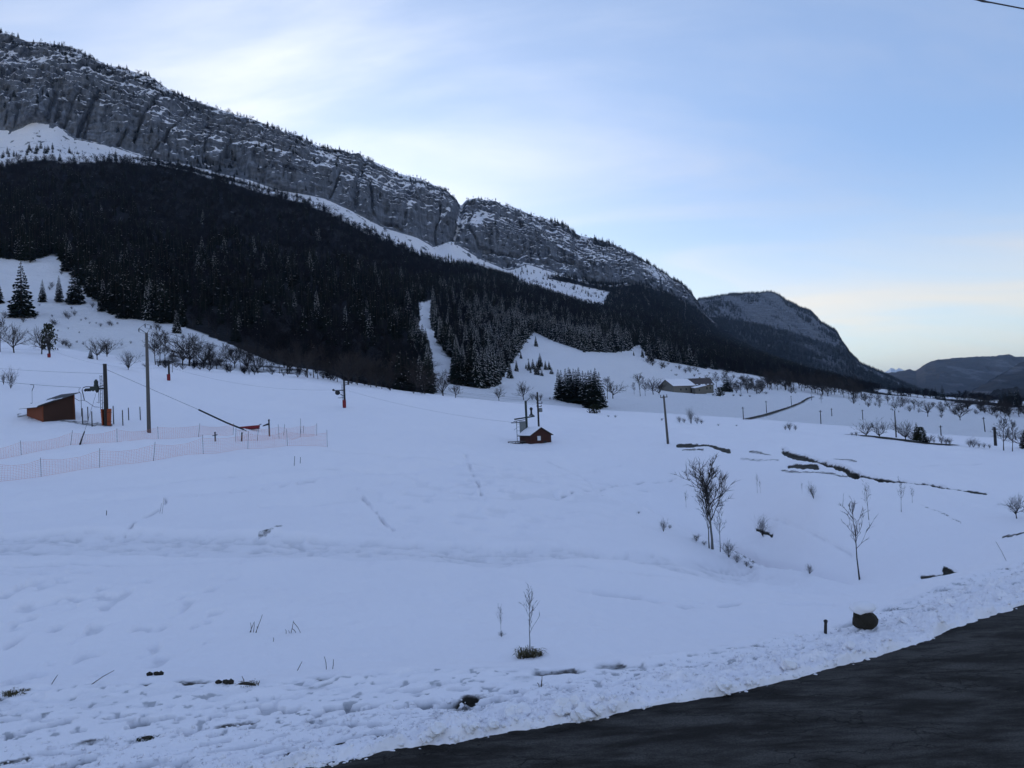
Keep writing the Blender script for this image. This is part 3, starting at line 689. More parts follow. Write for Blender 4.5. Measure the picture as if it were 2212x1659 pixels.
# ---- road
rp = [(UC[i] * Y1[i], Y1[i]) for i in range(0, NC) if -1.2 < UC[i] < 1.1][::4]
rp = np.array(rp); tg = np.gradient(rp, axis=0); tg /= np.linalg.norm(tg, axis=1)[:, None]
nr = np.stack([tg[:, 1], -tg[:, 0]], -1)
rows = []
for k, o in enumerate(np.linspace(-0.9, 6.2, 12)):
    q = rp + nr * o
    rows.append(np.stack([q[:, 0], q[:, 1], np.full(len(q), 0.035 * math.sin(max(0, min(1, (o + 0.9) / 7.1)) * math.pi) - 0.012)], -1))
grid_object('road', np.array(rows)[::-1], 'asphalt', kind='structure')
# ground behind the camera and the wide valley floor
MB().add([(-400, -400, -0.3), (400, -400, -0.3), (400, 1.9, -0.3), (-400, 1.9, -0.3)], [(0, 1, 2, 3)]).build('near_ground', 'snow', kind='structure')
MB().add([(-14000, 260, -45), (14000, 260, -45), (14000, 24500, -45), (-14000, 24500, -45)], [(0, 1, 2, 3)]).build('valley_floor', 'far_snow', kind='structure')

# ---- farther mountains
def massif(name, curves, matname, rows, rockseg=None, cols=260, forest_seg=(), seed=0, rough=1.0, label=None):
    us = np.concatenate([ray(np.array([p[0] for p in c]), np.array([p[1] for p in c]))[0] for c in curves])
    U = np.linspace(us.min(), us.max(), cols)
    ks = []
    for c in curves:
        p = np.array(c, float); u, e = ray(p[:, 0], p[:, 1]); o = np.argsort(u)
        Yc = np.interp(U, u[o], p[o, 2]); Ec = np.interp(U, u[o], e[o]); ks.append((Yc, EYE + Ec * Yc))
    ks.insert(0, (ks[0][0] * 0.8, np.minimum(ks[0][1] - 60, -46)))
    ks.append((ks[-1][0] * 1.25, ks[-1][1] * 0.55)); ks.append((ks[-1][0] * 1.4, np.full(cols, -46.0)))
    P = []; F = []; SA = []
    for k in range(len(ks) - 1):
        n = rows[k]
        for t in np.linspace(0, 1, n, endpoint=(k == len(ks) - 2)):
            y = ks[k][0] + (ks[k + 1][0] - ks[k][0]) * t; z = ks[k][1] + (ks[k + 1][1] - ks[k][1]) * t
            x = y * U
            am = rough * (0.3 if (t == 0) else 1.0)
            if rockseg and k == rockseg:
                ph = t * 7 + 1.8 * fbm(x / 200, y * 0 + t * 3, seed + 3, 5, 0.6); fq = ph - np.floor(ph)
                z = ks[k][1] + (ks[k + 1][1] - ks[k][1]) * np.clip(t + np.clip(0.25 + 1.6 * fbm(x / 110, y * 0 + t * 6, seed + 5, 4), 0, 0.95) * (np.floor(ph) + sstep(0.3, 0.7, fq) - ph) / 7, 0, 1)
                y = y + am * 2.2 * (40 * fbm(x / 160, z / 400, seed, 4, 0.6))
            else:
                y = y + am * 60 * fbm(x / 260, z / 180, seed + 1, 4, 0.55); z = z + am * 9 * fbm(x / 70, y / 70, seed + 2, 3)
            if k == len(curves) - 0 and t == 0: z = z + 10 * fbm(x / 55, x * 0, seed + 12, 4, 0.6)
            P.append(np.stack([U * y, y, z], -1)); F.append((1 - 0.55 * sstep(0.12, 0.4, fbm(x / 150, z / 70, seed + 9, 4, 0.6))) * np.full(cols, 1.0 if (k in forest_seg or k > len(curves) - (0 if rockseg else 1)) else 0.0)); SA.append(np.full(cols, -0.56))
    return grid_object(name, np.array(P), matname, {'forest': np.array(F), 'snowadd': np.array(SA)}, kind='structure'), ks, U
MASS2, M2K, M2U = massif('mountain', [
    [(1380, 745, 2500), (1560, 745, 2500), (1700, 800, 2300), (1850, 848, 2100), (2000, 866, 1900), (2090, 870, 1800)],
    [(1380, 690, 3200), (1480, 692, 3200), (1540, 684, 3200), (1600, 694, 3250), (1660, 704, 3300), (1720, 722, 3350), (1790, 744, 3350), (1830, 755, 3300), (1850, 790, 3000), (1900, 818, 2700), (1960, 843, 2400), (2020, 862, 2200), (2090, 871, 2000)],
    [(1380, 665, 3900), (1480, 660, 3900), (1512, 648, 3900), (1580, 637, 3900), (1640, 635, 3900), (1662, 632, 3900), (1680, 637, 3900), (1700, 652, 3880), (1730, 666, 3850), (1752, 674, 3820), (1772, 696, 3780), (1792, 708, 3740), (1806, 716, 3700), (1818, 738, 3650), (1836, 764, 3550), (1860, 788, 3400), (1880, 797, 3200), (1905, 808, 3000), (1960, 835, 2800), (2020, 857, 2500), (2090, 870.5, 2300)]],
    'far_mountain_ground', [3, 60, 60, 3, 3], rockseg=2, cols=420, forest_seg=(0, 1), seed=200)
massif('mountain', [
    [(1880, 840, 5200), (2000, 845, 5200), (2100, 862, 5000), (2300, 872, 5000)],
    [(1880, 812, 6800), (1935, 803, 6800), (1965, 797, 6800), (1978, 801, 6700), (1998, 786, 6700), (2020, 778, 6700), (2060, 773, 6700), (2120, 770, 6700), (2178, 765, 6700), (2196, 771, 6700), (2240, 775, 6700), (2320, 770, 6700)]],
    'far_mountain_ground', [3, 60, 3, 3], cols=260, forest_seg=(0, 1), seed=300, rough=1.6)
massif('mountain', [
    [(2060, 868, 3400), (2140, 873, 3400), (2320, 880, 3400)],
    [(2060, 866, 3700), (2090, 850, 3800), (2130, 826, 3900), (2170, 803, 4000), (2212, 780, 4100), (2330, 715, 4300)]],
    'far_mountain_ground', [3, 60, 3, 3], cols=220, forest_seg=(0, 1), seed=400, rough=1.2)
massif('mountain', [
    [(2110, 878, 1250), (2200, 884, 1250), (2330, 890, 1250)],
    [(2110, 874, 1300), (2140, 850, 1400), (2160, 842, 1450), (2180, 838, 1500), (2212, 842, 1550), (2330, 838, 1600)]],
    'far_mountain_ground', [3, 24, 3, 3], cols=120, forest_seg=(0, 1), seed=500, rough=0.4)
pk = [(1905, 806, 19000), (1919, 800, 19000), (1924, 794, 19000), (1930, 796, 19000), (1936, 800, 19000), (1941, 795, 19000), (1948, 798, 19000), (1954, 801, 19000), (1962, 797, 19000), (1975, 806, 19000)]
massif('snow_peaks', [[(1900, 835, 17500), (1980, 835, 17500)], pk], 'far_snow', [3, 20, 3, 3], cols=90, seed=600, rough=3.0)

# ================================================================== TREES
def conifer_mesh(name, seed, base_r=0.2, dusted=0.35, levels=26, low=0.05, power=0.85, ragged=0.25, droop=None):
    """unit-height spruce: (trunk mesh builder, crown mesh builder); material 0 needles, 1 snow"""
    rn = random.Random(seed); droop = droop or (1.9 if dusted > 0.5 else 1.0)
    tr = MB(); tr.tube([(0, 0, -0.04), (0.002, 0, 0.3), (0, 0.002, 0.75), (0, 0, 0.985)], [0.019, 0.014, 0.006, 0.001], 6)
    cr = MB()
    for i in range(levels):
        t = (i + rn.uniform(-0.3, 0.3)) / (levels - 1); t = min(max(t, 0), 1)
        z = low + (0.965 - low) * t
        n = int(round(10 - 5.5 * t)); off = rn.uniform(0, 6.28)
        for k in range(n):
            a = off + 6.283 * k / n + rn.uniform(-0.25, 0.25)
            ln = base_r * (1 - t) ** power * rn.uniform(1 - ragged, 1 + ragged * 0.6) * (0.75 + 0.25 * min(1, t * 8 + 0.3)) + 0.012
            dr = rn.uniform(0.18, 0.42) * (1 - 0.7 * t) * droop
            c, s = math.cos(a), math.sin(a)
            zz_ = z + rn.uniform(-0.012, 0.012)
            def pt(r, w, dzz): return (c * r - s * w, s * r + c * w, zz_ + dzz)
            w = ln * rn.uniform(0.24, 0.36)
            root = pt(0.005, 0, 0.01); tip = pt(ln, rn.uniform(-0.1, 0.1) * ln, -dr * ln)
            mL = pt(ln * 0.62, w * 0.5, -dr * ln * 0.75); mR = pt(ln * 0.62, -w * 0.5, -dr * ln * 0.75)
            md = pt(ln * 0.6, 0, -dr * ln * 0.45)
            pL = pt(ln * 0.80, w * 1.15, -dr * ln * 0.95); pR = pt(ln * 0.80, -w * 1.15, -dr * ln * 0.95)
            qL = pt(ln * 0.5, w * 0.95, -dr * ln * 0.7); qR = pt(ln * 0.5, -w * 0.95, -dr * ln * 0.7)
            i1 = pt(ln * 0.3, 0, -dr * ln * 0.15)
            hg = pt(ln * 0.5, 0, -dr * ln * 0.6 - 0.035 * (1 - 0.6 * t)); hg2 = pt(ln * 0.8, 0, -dr * ln - 0.022)
            cr.add([root, mL, tip, mR, md, pL, pR, qL, qR, i1, hg, hg2],
                   [(0, 1, 4), (0, 4, 3), (4, 1, 2), (4, 2, 3), (9, 7, 4), (9, 4, 8), (4, 5, 2), (4, 2, 6), (9, 10, 4), (4, 11, 2)])
            if rn.random() < dusted:
                e = 0.004
                f0, f1 = rn.uniform(0.35, 0.55), rn.uniform(0.8, 1.0); ww = w * rn.uniform(0.25, 0.6)
                cr.add([pt(ln * f0, ww * 0.5, -dr * ln * f0 + e + .006), pt(ln * f1, ww * 0.45, -dr * ln * f1 + e), pt(ln * f1 * 1.02, -ww * 0.45, -dr * ln * f1 + e), pt(ln * f0, -ww * 0.5, -dr * ln * f0 + e + .006), pt(ln * (f0 + f1) / 2, 0, -dr * ln * (f0 + f1) / 2 + 0.016)],
                       [(0, 4, 1), (1, 4, 2), (2, 4, 3), (3, 4, 0)], 1)
    return tr, cr
def join(name, a, b, mats, mi_a):
    m = MB(); m.v = list(a.v); m.f = list(a.f); m.m = [mi_a] * len(a.f); m.add(b.v, b.f); m.m[len(a.f):] = list(b.m)
    return m.mesh(name, mats)
CON = []        # (trunk mesh, crown mesh, joined mesh)
for i, (br, du, lv, lo, pw) in enumerate([(0.19, 0.08, 30, 0.03, 0.85), (0.165, 0.14, 30, 0.06, 0.8), (0.22, 0.05, 28, 0.03, 0.9), (0.18, 0.75, 28, 0.05, 0.85), (0.26, 0.14, 20, 0.02, 0.95), (0.15, 0.04, 26, 0.10, 0.75)]):
    tr_, cr_ = conifer_mesh('spruce', 100 + i, br, du, lv, lo, pw)
    CON.append((tr_.mesh('trunk', 'bark'), cr_.mesh('crown', ['needles', 'snow_patch']), join('spruce', tr_, cr_, ['needles', 'snow_patch', 'bark'], 2)))

def bare_mesh(seed, style):
    """unit-height leafless tree: trunk MB, crown MB"""
    rn = random.Random(seed); tr = MB(); cr = MB()
    P = dict(spread=dict(th=0.26, rad=0.022, n1=11, ang=(15, 72), l1=0.55, up=0.35, lv=3, kids=(7, 7, 4)),
             tall=dict(th=0.92, rad=0.014, n1=22, ang=(25, 60), l1=0.34, up=0.5, lv=3, kids=(5, 6, 3)),
             fan=dict(th=0.10, rad=0.020, n1=15, ang=(10, 62), l1=0.62, up=0.55, lv=3, kids=(6, 6, 3)),
             shrub=dict(th=0.03, rad=0.010, n1=22, ang=(4, 42), l1=0.70, up=0.5, lv=3, kids=(5, 4, 0)),
             sapling=dict(th=0.97, rad=0.009, n1=14, ang=(20, 46), l1=0.34, up=0.6, lv=3, kids=(3, 2, 0)),
             birch=dict(th=0.9, rad=0.016, n1=20, ang=(18, 50), l1=0.46, up=0.55, lv=3, kids=(6, 6, 2)))[style]
    def limb(p, d, ln, r, depth, mb, sides):
        pts = [p.copy()]; rs = [r]; n = 4 if depth <= 1 else 2
        q = p.copy(); dd = d.copy()
        for i in range(n):
            dd = (dd + Vector((rn.uniform(-.2, .2), rn.uniform(-.2, .2), rn.uniform(-.1, .12) + P['up'] * 0.22))).normalized()
            q = q + dd * (ln / n); pts.append(q.copy()); rs.append(r * (1 - 0.8 * (i + 1) / n))
        if depth >= 3:                                       # finest twigs: two slivers each
            sd_ = Vector((rn.gauss(0, 1), rn.gauss(0, 1), rn.gauss(0, 1))).cross(d).normalized() * r
            mb.add([p - sd_, p + sd_, pts[2], q], [(0, 1, 2), (0, 2, 3)]); return
        mb.tube(pts, rs, sides, cap=False)
        if depth < P['lv']:
            for _ in range(P['kids'][depth - 1]):
                f = rn.uniform(0.25, 1.0) * n; i = min(int(f), n - 1)
                base = pts[i].lerp(pts[i + 1], f - i); par = (pts[i + 1] - pts[i]).normalized()
                ax = Vector((rn.gauss(0, 1), rn.gauss(0, 1), rn.gauss(0, 1))).cross(par).normalized()
                nd = (par * math.cos(0.65) + ax * math.sin(rn.uniform(0.4, 0.95))).normalized()
                limb(base, nd, ln * rn.uniform(0.38, 0.62), max(r * 0.45, 0.0034), depth + 1, mb, 3)
    th = P['th']; pts = [Vector((0, 0, -0.03))]; rs = [P['rad'] * 1.25]
    d = Vector((rn.uniform(-.06, .06), rn.uniform(-.06, .06), 1)); q = Vector((0, 0, 0)); n = 7
    for i in range(n):
        q = q + Vector((d.x + rn.uniform(-.05, .05), d.y + rn.uniform(-.05, .05), 1)).normalized() * th / n
        pts.append(q.copy()); f = (i + 1) / n
        rs.append(P['rad'] * ((1 - 0.85 * f) if th > 0.5 else (1 - 0.3 * f)))
    tr.tube(pts, rs, 7)
    for k in range(P['n1']):
        f = rn.uniform(0.28, 1.0) if th > 0.5 else rn.uniform(0.5, 1.0)
        if style == 'sapling': f = rn.uniform(0.35, 0.98)
        g = f * n; i = min(int(g), n - 1); base = pts[1:][i - 1].lerp(pts[1:][i], 0.5) if i > 0 else pts[1]
        base = pts[i].lerp(pts[i + 1], g - i)
        az = 6.283 * k * 0.381966 + rn.uniform(-.4, .4); an = math.radians(rn.uniform(*P['ang']))
        nd = Vector((math.sin(an) * math.cos(az), math.sin(an) * math.sin(az), math.cos(an)))
        ln = P['l1'] * rn.uniform(0.7, 1.15) * ((1.25 - 0.75 * f) if th > 0.5 else 1.0)
        limb(base, nd, ln, P['rad'] * (0.42 if th > 0.5 else 0.55), 1, cr, 4)
    top = max(v[2] for v in cr.v + tr.v)
    for m in (tr, cr): m.v = [(x / top, y / top, z / top) for x, y, z in m.v]
    return tr, cr
BARE = {}
for st, k in (('spread', 3), ('tall', 4), ('fan', 3), ('shrub', 3), ('sapling', 3), ('birch', 2)):
    BARE[st] = []
    for j in range(k):
        tr_, cr_ = bare_mesh(500 + 17 * j + len(st) * 31, st)
        tm = 'pale_bark' if st == 'birch' else 'bark'
        BARE[st].append((tr_.mesh('trunk', tm), cr_.mesh('crown', 'twig'), join('bare_tree', tr_, cr_, ['twig', 'bark'], 1), join('bare_tree', tr_, cr_, ['dark_twig', 'bark'], 1)))
def leafy_mesh(seed, flat=0.8):
    """unit-height dense bush of small leaf-sized faces round real stems"""
    rn = random.Random(seed); st = MB(); lf = MB()
    for k in range(9):
        a = rn.uniform(0, 6.283); r = rn.uniform(0.1, 0.4)
        st.tube([(0, 0, -0.05), (r * 0.4 * math.cos(a), r * 0.4 * math.sin(a), 0.35), (r * math.cos(a), r * math.sin(a), 0.8)], [0.03, 0.02, 0.008], 4)
    for k in range(420):
        a = rn.uniform(0, 6.283); z = rn.uniform(0.04, 1.0) ; rr = 0.5 * math.sqrt(max(0, 1 - (z * 1.0 - 0.35) ** 2 / 0.5)) * rn.uniform(0.35, 1.0) * (1 + 0.25 * math.sin(3 * a + seed))
        c = Vector((rr * math.cos(a), rr * math.sin(a), z)); d1 = Vector((rn.gauss(0, 1), rn.gauss(0, 1), rn.gauss(0, .6))).normalized() * 0.075
        d2 = d1.cross(Vector((rn.gauss(0, 1), rn.gauss(0, 1), rn.gauss(0, 1)))).normalized() * 0.04
        lf.add([c - d1, c + d2, c + d1, c - d2], [(0, 1, 2, 3)])
    return st, lf
LEAFY = []
for j in range(3):
    a_, b_ = leafy_mesh(900 + j)
    LEAFY.append((a_.mesh('stem', 'bark'), b_.mesh('foliage', 'dark_leaf')))

def put(name, meshes, loc, h, rz, label, cat, group=None, wide=1.0, lean=(0, 0), parts=True, pn=('trunk', 'crown')):
    """a tree as a thing: trunk and crown under an empty, or one mesh when it is tiny in the picture"""
    if parts:
        o = empty(name, loc, rz, label=label, cat=cat, group=group)
        for nm, me in zip(pn, meshes[:2]): link(bpy.data.objects.new(nm, me), o)
    else:
        o = bpy.data.objects.new(name, meshes); o.location = loc; tag(link(o), label, cat, group)
    o.scale = (h * wide, h * wide, h); o.rotation_euler = (lean[0], lean[1], rz)
    return o
def conifer(vx, vy, vh, label, var=0, group=None, wide=1.0, after=0.0, parts=True):
    p = hit(vx, vy, after); h = metres(vh, p.y)
    return put('spruce_tree', CON[var] if parts else CON[var][2], p, h, random.uniform(0, 6.28), label, 'tree', group, wide, parts=parts)
def bare(vx, vy, vh, style, label, group=None, wide=1.0, after=0.0, parts=True, lean=(0, 0), var=None, cat='tree', name='bare_tree', rz=None):
    p = hit(vx, vy, after); h = metres(vh, p.y)
    ms = BARE[style][(random.randrange(99) if var is None else var) % len(BARE[style])]
    return put(name, ms if parts else ms[2 if vx > 1400 else 3], p, h, random.uniform(0, 6.28) if rz is None else rz, label, cat, group, wide, lean, parts, ('trunk', 'crown') if cat == 'tree' else ('stem', 'branches'))
def bush(vx, vy, vh, label, group=None, wide=1.0, after=0.0):
    p = hit(vx, vy, after); h = metres(vh, p.y)
    return put('evergreen_bush', LEAFY[random.randrange(3)], p, h, random.uniform(0, 6.28), label, 'bush', group, wide, pn=('stem', 'foliage'))

ORD = ['leftmost', 'second', 'third', 'fourth', 'fifth', 'sixth', 'seventh', 'eighth', 'ninth', 'tenth', 'eleventh', 'twelfth', 'thirteenth', 'fourteenth', 'fifteenth', 'sixteenth', 'seventeenth', 'eighteenth', 'nineteenth', 'twentieth', 'twenty-first', 'twenty-second', 'twenty-third', 'twenty-fourth']
def number(objs, what):
    objs = sorted(objs, key=lambda o: o.location.x / o.location.y)
    for i, o in enumerate(objs): o['label'] = ('leftmost ' if i == 0 else ('rightmost ' if i == len(objs) - 1 else ORD[i] + ' from the left, ')) + what
# ---- single conifers by name
C = conifer
C(47, 684, 124, 'tallest lone spruce on the open snow slope at far left', 2, wide=1.12)
C(-4, 655, 56, 'spruce cut off by the left picture edge beside the tall lone spruce', 2, wide=1.1)
C(92, 652, 50, 'small spruce just right of the tallest lone spruce', 0)
C(128, 653, 60, 'slim spruce left of the broad one on the left slope', 1)
C(163, 656, 86, 'broad dark spruce in the middle of the left slope clearing', 2, wide=1.15)
C(143, 586, 70, 'spruce at the upper tip of the left snow clearing', 0)
C(65, 567, 84, 'spruce above the tallest lone spruce, at the upper rim of the clearing', 5)
C(220, 673, 60, 'narrow spruce standing at the right rim of the left clearing', 1)
FE = 'spruces along the lower forest edge left'
NUM = []
for vx, vy, vh, var in [(240, 672, 70, 1), (252, 678, 88, 2), (268, 687, 104, 0), (285, 687, 98, 5), (300, 684, 80, 1), (325, 668, 68, 3), (345, 698, 84, 1), (357, 697, 100, 0)]:
    NUM.append(C(vx, vy, vh, 'tall dark spruce in the tight row at the right edge of the left clearing', var, FE))
number(NUM, 'spruce in the tight dark row right of the left clearing')
C(382, 719, 50, 'squat snow-dusted spruce alone below the forest edge, above the bare treeline', 3, wide=1.25)
C(196, 775, 27, 'little spruce at the foot of the bare tree pair above the red shed', 4)
NUM = []
for a, b, h, var in [(1090, 810, 45, 3), (1115, 825, 85, 3), (1150, 815, 88, 3), (1130, 845, 32, 4), (1185, 862, 112, 3), (1212, 790, 112, 0), (1226, 872, 56, 4), (1258, 817, 76, 3), (1290, 817, 72, 3), (1310, 856, 62, 4), (1200, 822, 95, 1), (1168, 838, 60, 3)]:
    NUM.append(C(864 + .25 * a, 594 + .25 * b, h * .27, 'young spruce in the small loose group in the middle of the open meadow', var, 'young spruces in the meadow group', wide=1.35))
number(NUM, 'young spruce in the small group on the meadow')
C(864 + 277, 594 + 184, 5, 'tiny spruce above the young spruce group on the meadow', 4, wide=1.4)
for a, b, h, lab in [(950, 892, 150, 'snow-dusted spruce standing clear below the forest block right of the ski run'), (1008, 832, 98, 'spruce by the forest corner, just up from the snow-dusted one'),
                     (1045, 722, 62, 'small spruce at the right flank of the forest block'), (1175, 617, 92, 'snowy spruce at the top left corner of the meadow'),
                     (1590, 667, 72, 'short spruce in front of the snowy spruce row above the meadow'), (2020, 697, 40, 'little spruce alone near the top right of the meadow'), (2095, 712, 80, 'small spruce beside the upper right forest corner'), (2165, 742, 140, 'snow-dusted spruce at the upper right forest corner above the farm')]:
    C(864 + .25 * a, 594 + .25 * b, h * .26, lab, 3, wide=1.2)
CL = 'spruces of the dense clump in the meadow'
NUM = []
for a, b, h, var in [(1375, 1075, 255, 1), (1400, 1085, 262, 0), (1440, 1095, 285, 1), (1470, 1100, 300, 0), (1510, 1108, 295, 2), (1555, 1112, 312, 1), (1590, 1120, 290, 0), (1480, 1085, 270, 5), (1530, 1090, 270, 5)]:
    NUM.append(C(864 + .25 * a, 594 + .25 * b, h * .26, 'tall spruce in the left half of the dense clump below the meadow', var, CL, wide=1.2))
number(NUM, 'spruce in the left half of the dense clump')
NUM = []
for a, b, h, var in [(1640, 1148, 320, 0), (1665, 1152, 330, 2), (1700, 1152, 345, 1), (1730, 1142, 300, 0), (1615, 1135, 290, 5), (1690, 1135, 300, 5)]:
    NUM.append(C(864 + .25 * a, 594 + .25 * b, h * .26, 'tall spruce in the right half of the dense clump below the meadow', var, CL, wide=1.2))
number(NUM, 'spruce in the right half of the dense clump')
C(1571, 846, 46, 'dark conifer right behind the dark-roofed farmhouse', 2, wide=1.3, after=300)
C(1981, 951, 40, 'small dark conifer in the hedge right of the tall hedge pole', 2, wide=1.3)
C(2213, 968, 42, 'dark conifer cut by the right picture edge beside tall bare trees', 2, wide=1.2)

# ---- leafless trees and shrubs of the left treeline
B = bare
B(30, 762, 72, 'spread', 'wide bare tree behind the snow crest at far left', wide=1.0)
B(0, 760, 78, 'tall', 'bare tree cut by the left picture edge on the snow crest')
B(90, 765, 67, 'spread', 'bare tree above the shed that leans to the right', lean=(0, 0.12))
B(210, 777, 53, 'spread', 'bare forked tree beside the little spruce')
B(231, 770, 45, 'fan', 'low bare tree with a wide drooping crown, right of the forked one', wide=1.25)
B(277, 799, 46, 'fan', 'round bare shrub alone on the snow left of the tall grey pole', wide=0.95)
B(372, 804, 52, 'tall', 'bare tree standing right behind the red-based lift post', after=100)
TL = 'bare trees along the snow crest'
NUM = []
for i, (vx, vy, vh) in enumerate([(336, 788, 60), (346, 789, 66), (356, 789, 64), (394, 790, 60), (409, 791, 64), (419, 792, 62), (440, 795, 52), (455, 796, 45), (468, 797, 40)]):
    NUM.append(B(vx, vy, vh * 1.2, random.choice(['tall', 'spread', 'tall']), 'bare tree in the thicket just right of the tall grey pole', TL, wide=1.1))
number(NUM, 'bare tree right of the tall grey pole')
NUM = []
for vx, vy, vh in [(478, 797, 34), (490, 800, 40), (501, 801, 42), (510, 800, 46), (520, 803, 44), (532, 804, 50), (539, 804, 46), (546, 804, 53), (557, 804, 42), (566, 806, 46), (577, 806, 49), (590, 808, 46), (603, 809, 42), (617, 811, 46), (628, 812, 44), (640, 814, 50), (648, 815, 42), (664, 818, 50), (676, 820, 50), (687, 822, 52), (700, 824, 55), (712, 826, 55), (725, 829, 58)]:
    NUM.append(B(vx + random.uniform(-4, 4), vy - random.uniform(1, 9), vh * random.uniform(.95, 1.5), random.choice(['tall', 'tall', 'spread', 'fan']), 'slim bare tree in the long row behind the snow crest, left of the lift pylon', TL))
number(NUM, 'slim bare tree in the row left of the lift pylon')
NUM = []
for vx in range(738, 932, 9):
    NUM.append(B(vx + random.uniform(-5, 5), 829 + (vx - 738) * 0.125 - random.uniform(0, 8), random.uniform(48, 78), random.choice(['tall', 'tall', 'spread']), 'bare tree in the dark wood behind the snow crest, right of the lift pylon', TL, wide=1.15))
number(NUM, 'bare tree fronting the wood right of the pylon')
B(957, 858, 64, 'spread', 'big round bare tree at the foot of the ski run', wide=1.25, after=195)
B(984, 860, 40, 'spread', 'lower bare tree leaning against the big round one at the ski run foot', after=195)
B(1078, 866, 35, 'spread', 'small lone bare tree in the middle of the lower meadow', after=195)
B(1131, 864, 46, 'spread', 'taller lone bare tree behind the lift station', after=195, wide=1.1)
NUM = []
for vx, vh in ((1150, 20), (1158, 16), (1168, 17), (1188, 9), (1196, 9)):
    NUM.append(B(vx, 864, vh, 'shrub', 'bare shrub on the lower meadow just behind the lift station', 'shrubs behind the lift station', after=195, wide=1.3, cat='shrub', name='shrub', parts=False))
number(NUM, 'bare shrub on the lower meadow behind the lift station')
B(1312, 862, 50, 'tall', 'bare tree close right of the dense spruce clump', after=195, wide=1.2)
B(1324, 861, 42, 'spread', 'low bare tree at the outer right of the spruce clump', after=195)
B(1383, 856, 53, 'birch', 'pale slender bare tree left of the farm', after=195, wide=1.1)
B(1370, 852, 28, 'tall', 'small bare tree just left of the pale one by the farm', after=195)
B(1394, 855, 30, 'tall', 'small bare tree just right of the pale one by the farm', after=195)
B(1411, 852, 40, 'spread', 'dark bare tree close to the left gable of the barn', after=195, wide=1.1)
B(1424, 852, 38, 'fan', 'dark bare bush against the barn gable', after=195)
bush(1284, 893, 20, 'dark bush at the foot of the spruce clump', after=195, wide=1.4)
SH = 'dark shrubs on the left snow slope'
for a, b, h in [(320, 1065, 40), (570, 1085, 70), (590, 1100, 55), (455, 1150, 70), (475, 1155, 50), (645, 1070, 60), (450, 1080, 25), (700, 1115, 22), (740, 1105, 30), (775, 1140, 22), (870, 1165, 40), (945, 1155, 60), (965, 1160, 40), (1015, 1145, 25), (830, 1140, 20), (590, 1185, 18), (685, 1220, 18), (570, 1335, 75), (600, 1350, 60), (540, 1325, 60), (665, 1305, 25), (1130, 1312, 30),
                (1350, 1195, 80), (1380, 1200, 60), (1270, 1090, 70), (800, 1000, 60), (620, 1015, 30), (340, 985, 20), (530, 715, 40), (450, 830, 60), (430, 850, 40), (700, 940, 25), (1050, 1330, 30), (500, 1205, 20), (240, 1215, 20), (200, 1130, 60), (300, 1100, 30), (720, 1320, 30), (40, 1090, 70), (110, 1080, 40)]:
    B(a * .25, 414.7 + b * .25, h * .28, 'shrub', 'dark shrub on the open snow slope above the left treeline', SH, wide=1.5, cat='shrub', name='shrub', parts=False)
for i in range(70):     # brush below the forest edge, thickening to the right
    vx = random.uniform(330, 930); lo = np.interp(vx, [330, 440, 560, 700, 850, 930], [775, 790, 803, 820, 842, 850]); hi = np.interp(vx, [330, 440, 560, 700, 850, 930], [712, 735, 775, 805, 840, 850])
    vy = random.uniform(hi, lo)
    B(vx, vy, random.uniform(10, 24), random.choice(['shrub', 'fan']), 'bare brush among the trees between the snow crest and the forest', 'brush below the forest edge', wide=1.3, cat='shrub', name='shrub', parts=False)
for i in range(48):
    vx = random.uniform(290, 930); vy = np.interp(vx, [290, 330, 480, 700, 860, 930], [792, 797, 806, 822, 847, 855])
    B(vx, vy + random.uniform(-7, 0), random.uniform(12, 28), random.choice(['shrub', 'fan', 'fan']), 'bare bush along the snow crest under the treeline', 'bushes along the snow crest', wide=1.4, cat='shrub', name='shrub', parts=False)
for i in range(60):
    vx = random.uniform(1395, 1720); hi = np.interp(vx, [1395, 1450, 1560, 1720], [772, 788, 808, 832]); vy = hi + abs(random.gauss(0, 1)) * 10 + 2
    B(vx, vy, random.uniform(5, 17), random.choice(['shrub', 'fan']), 'dark scrub on the slope between forest and farm', 'scrub above the farm', after=300, wide=1.5, cat='shrub', name='shrub', parts=False)
B(23, 840, 56, 'shrub', 'upright multi-stemmed bare shrub on the field left of the red shed', wide=0.75, cat='shrub', name='shrub')
B(8, 832, 40, 'shrub', 'thin shrub stems left of the upright multi-stemmed shrub', wide=0.5, cat='shrub', name='shrub')
p = hit(104, 762); bush(104, 757, 58, 'dark green round pine crown beside the leaning bare tree', wide=0.55)

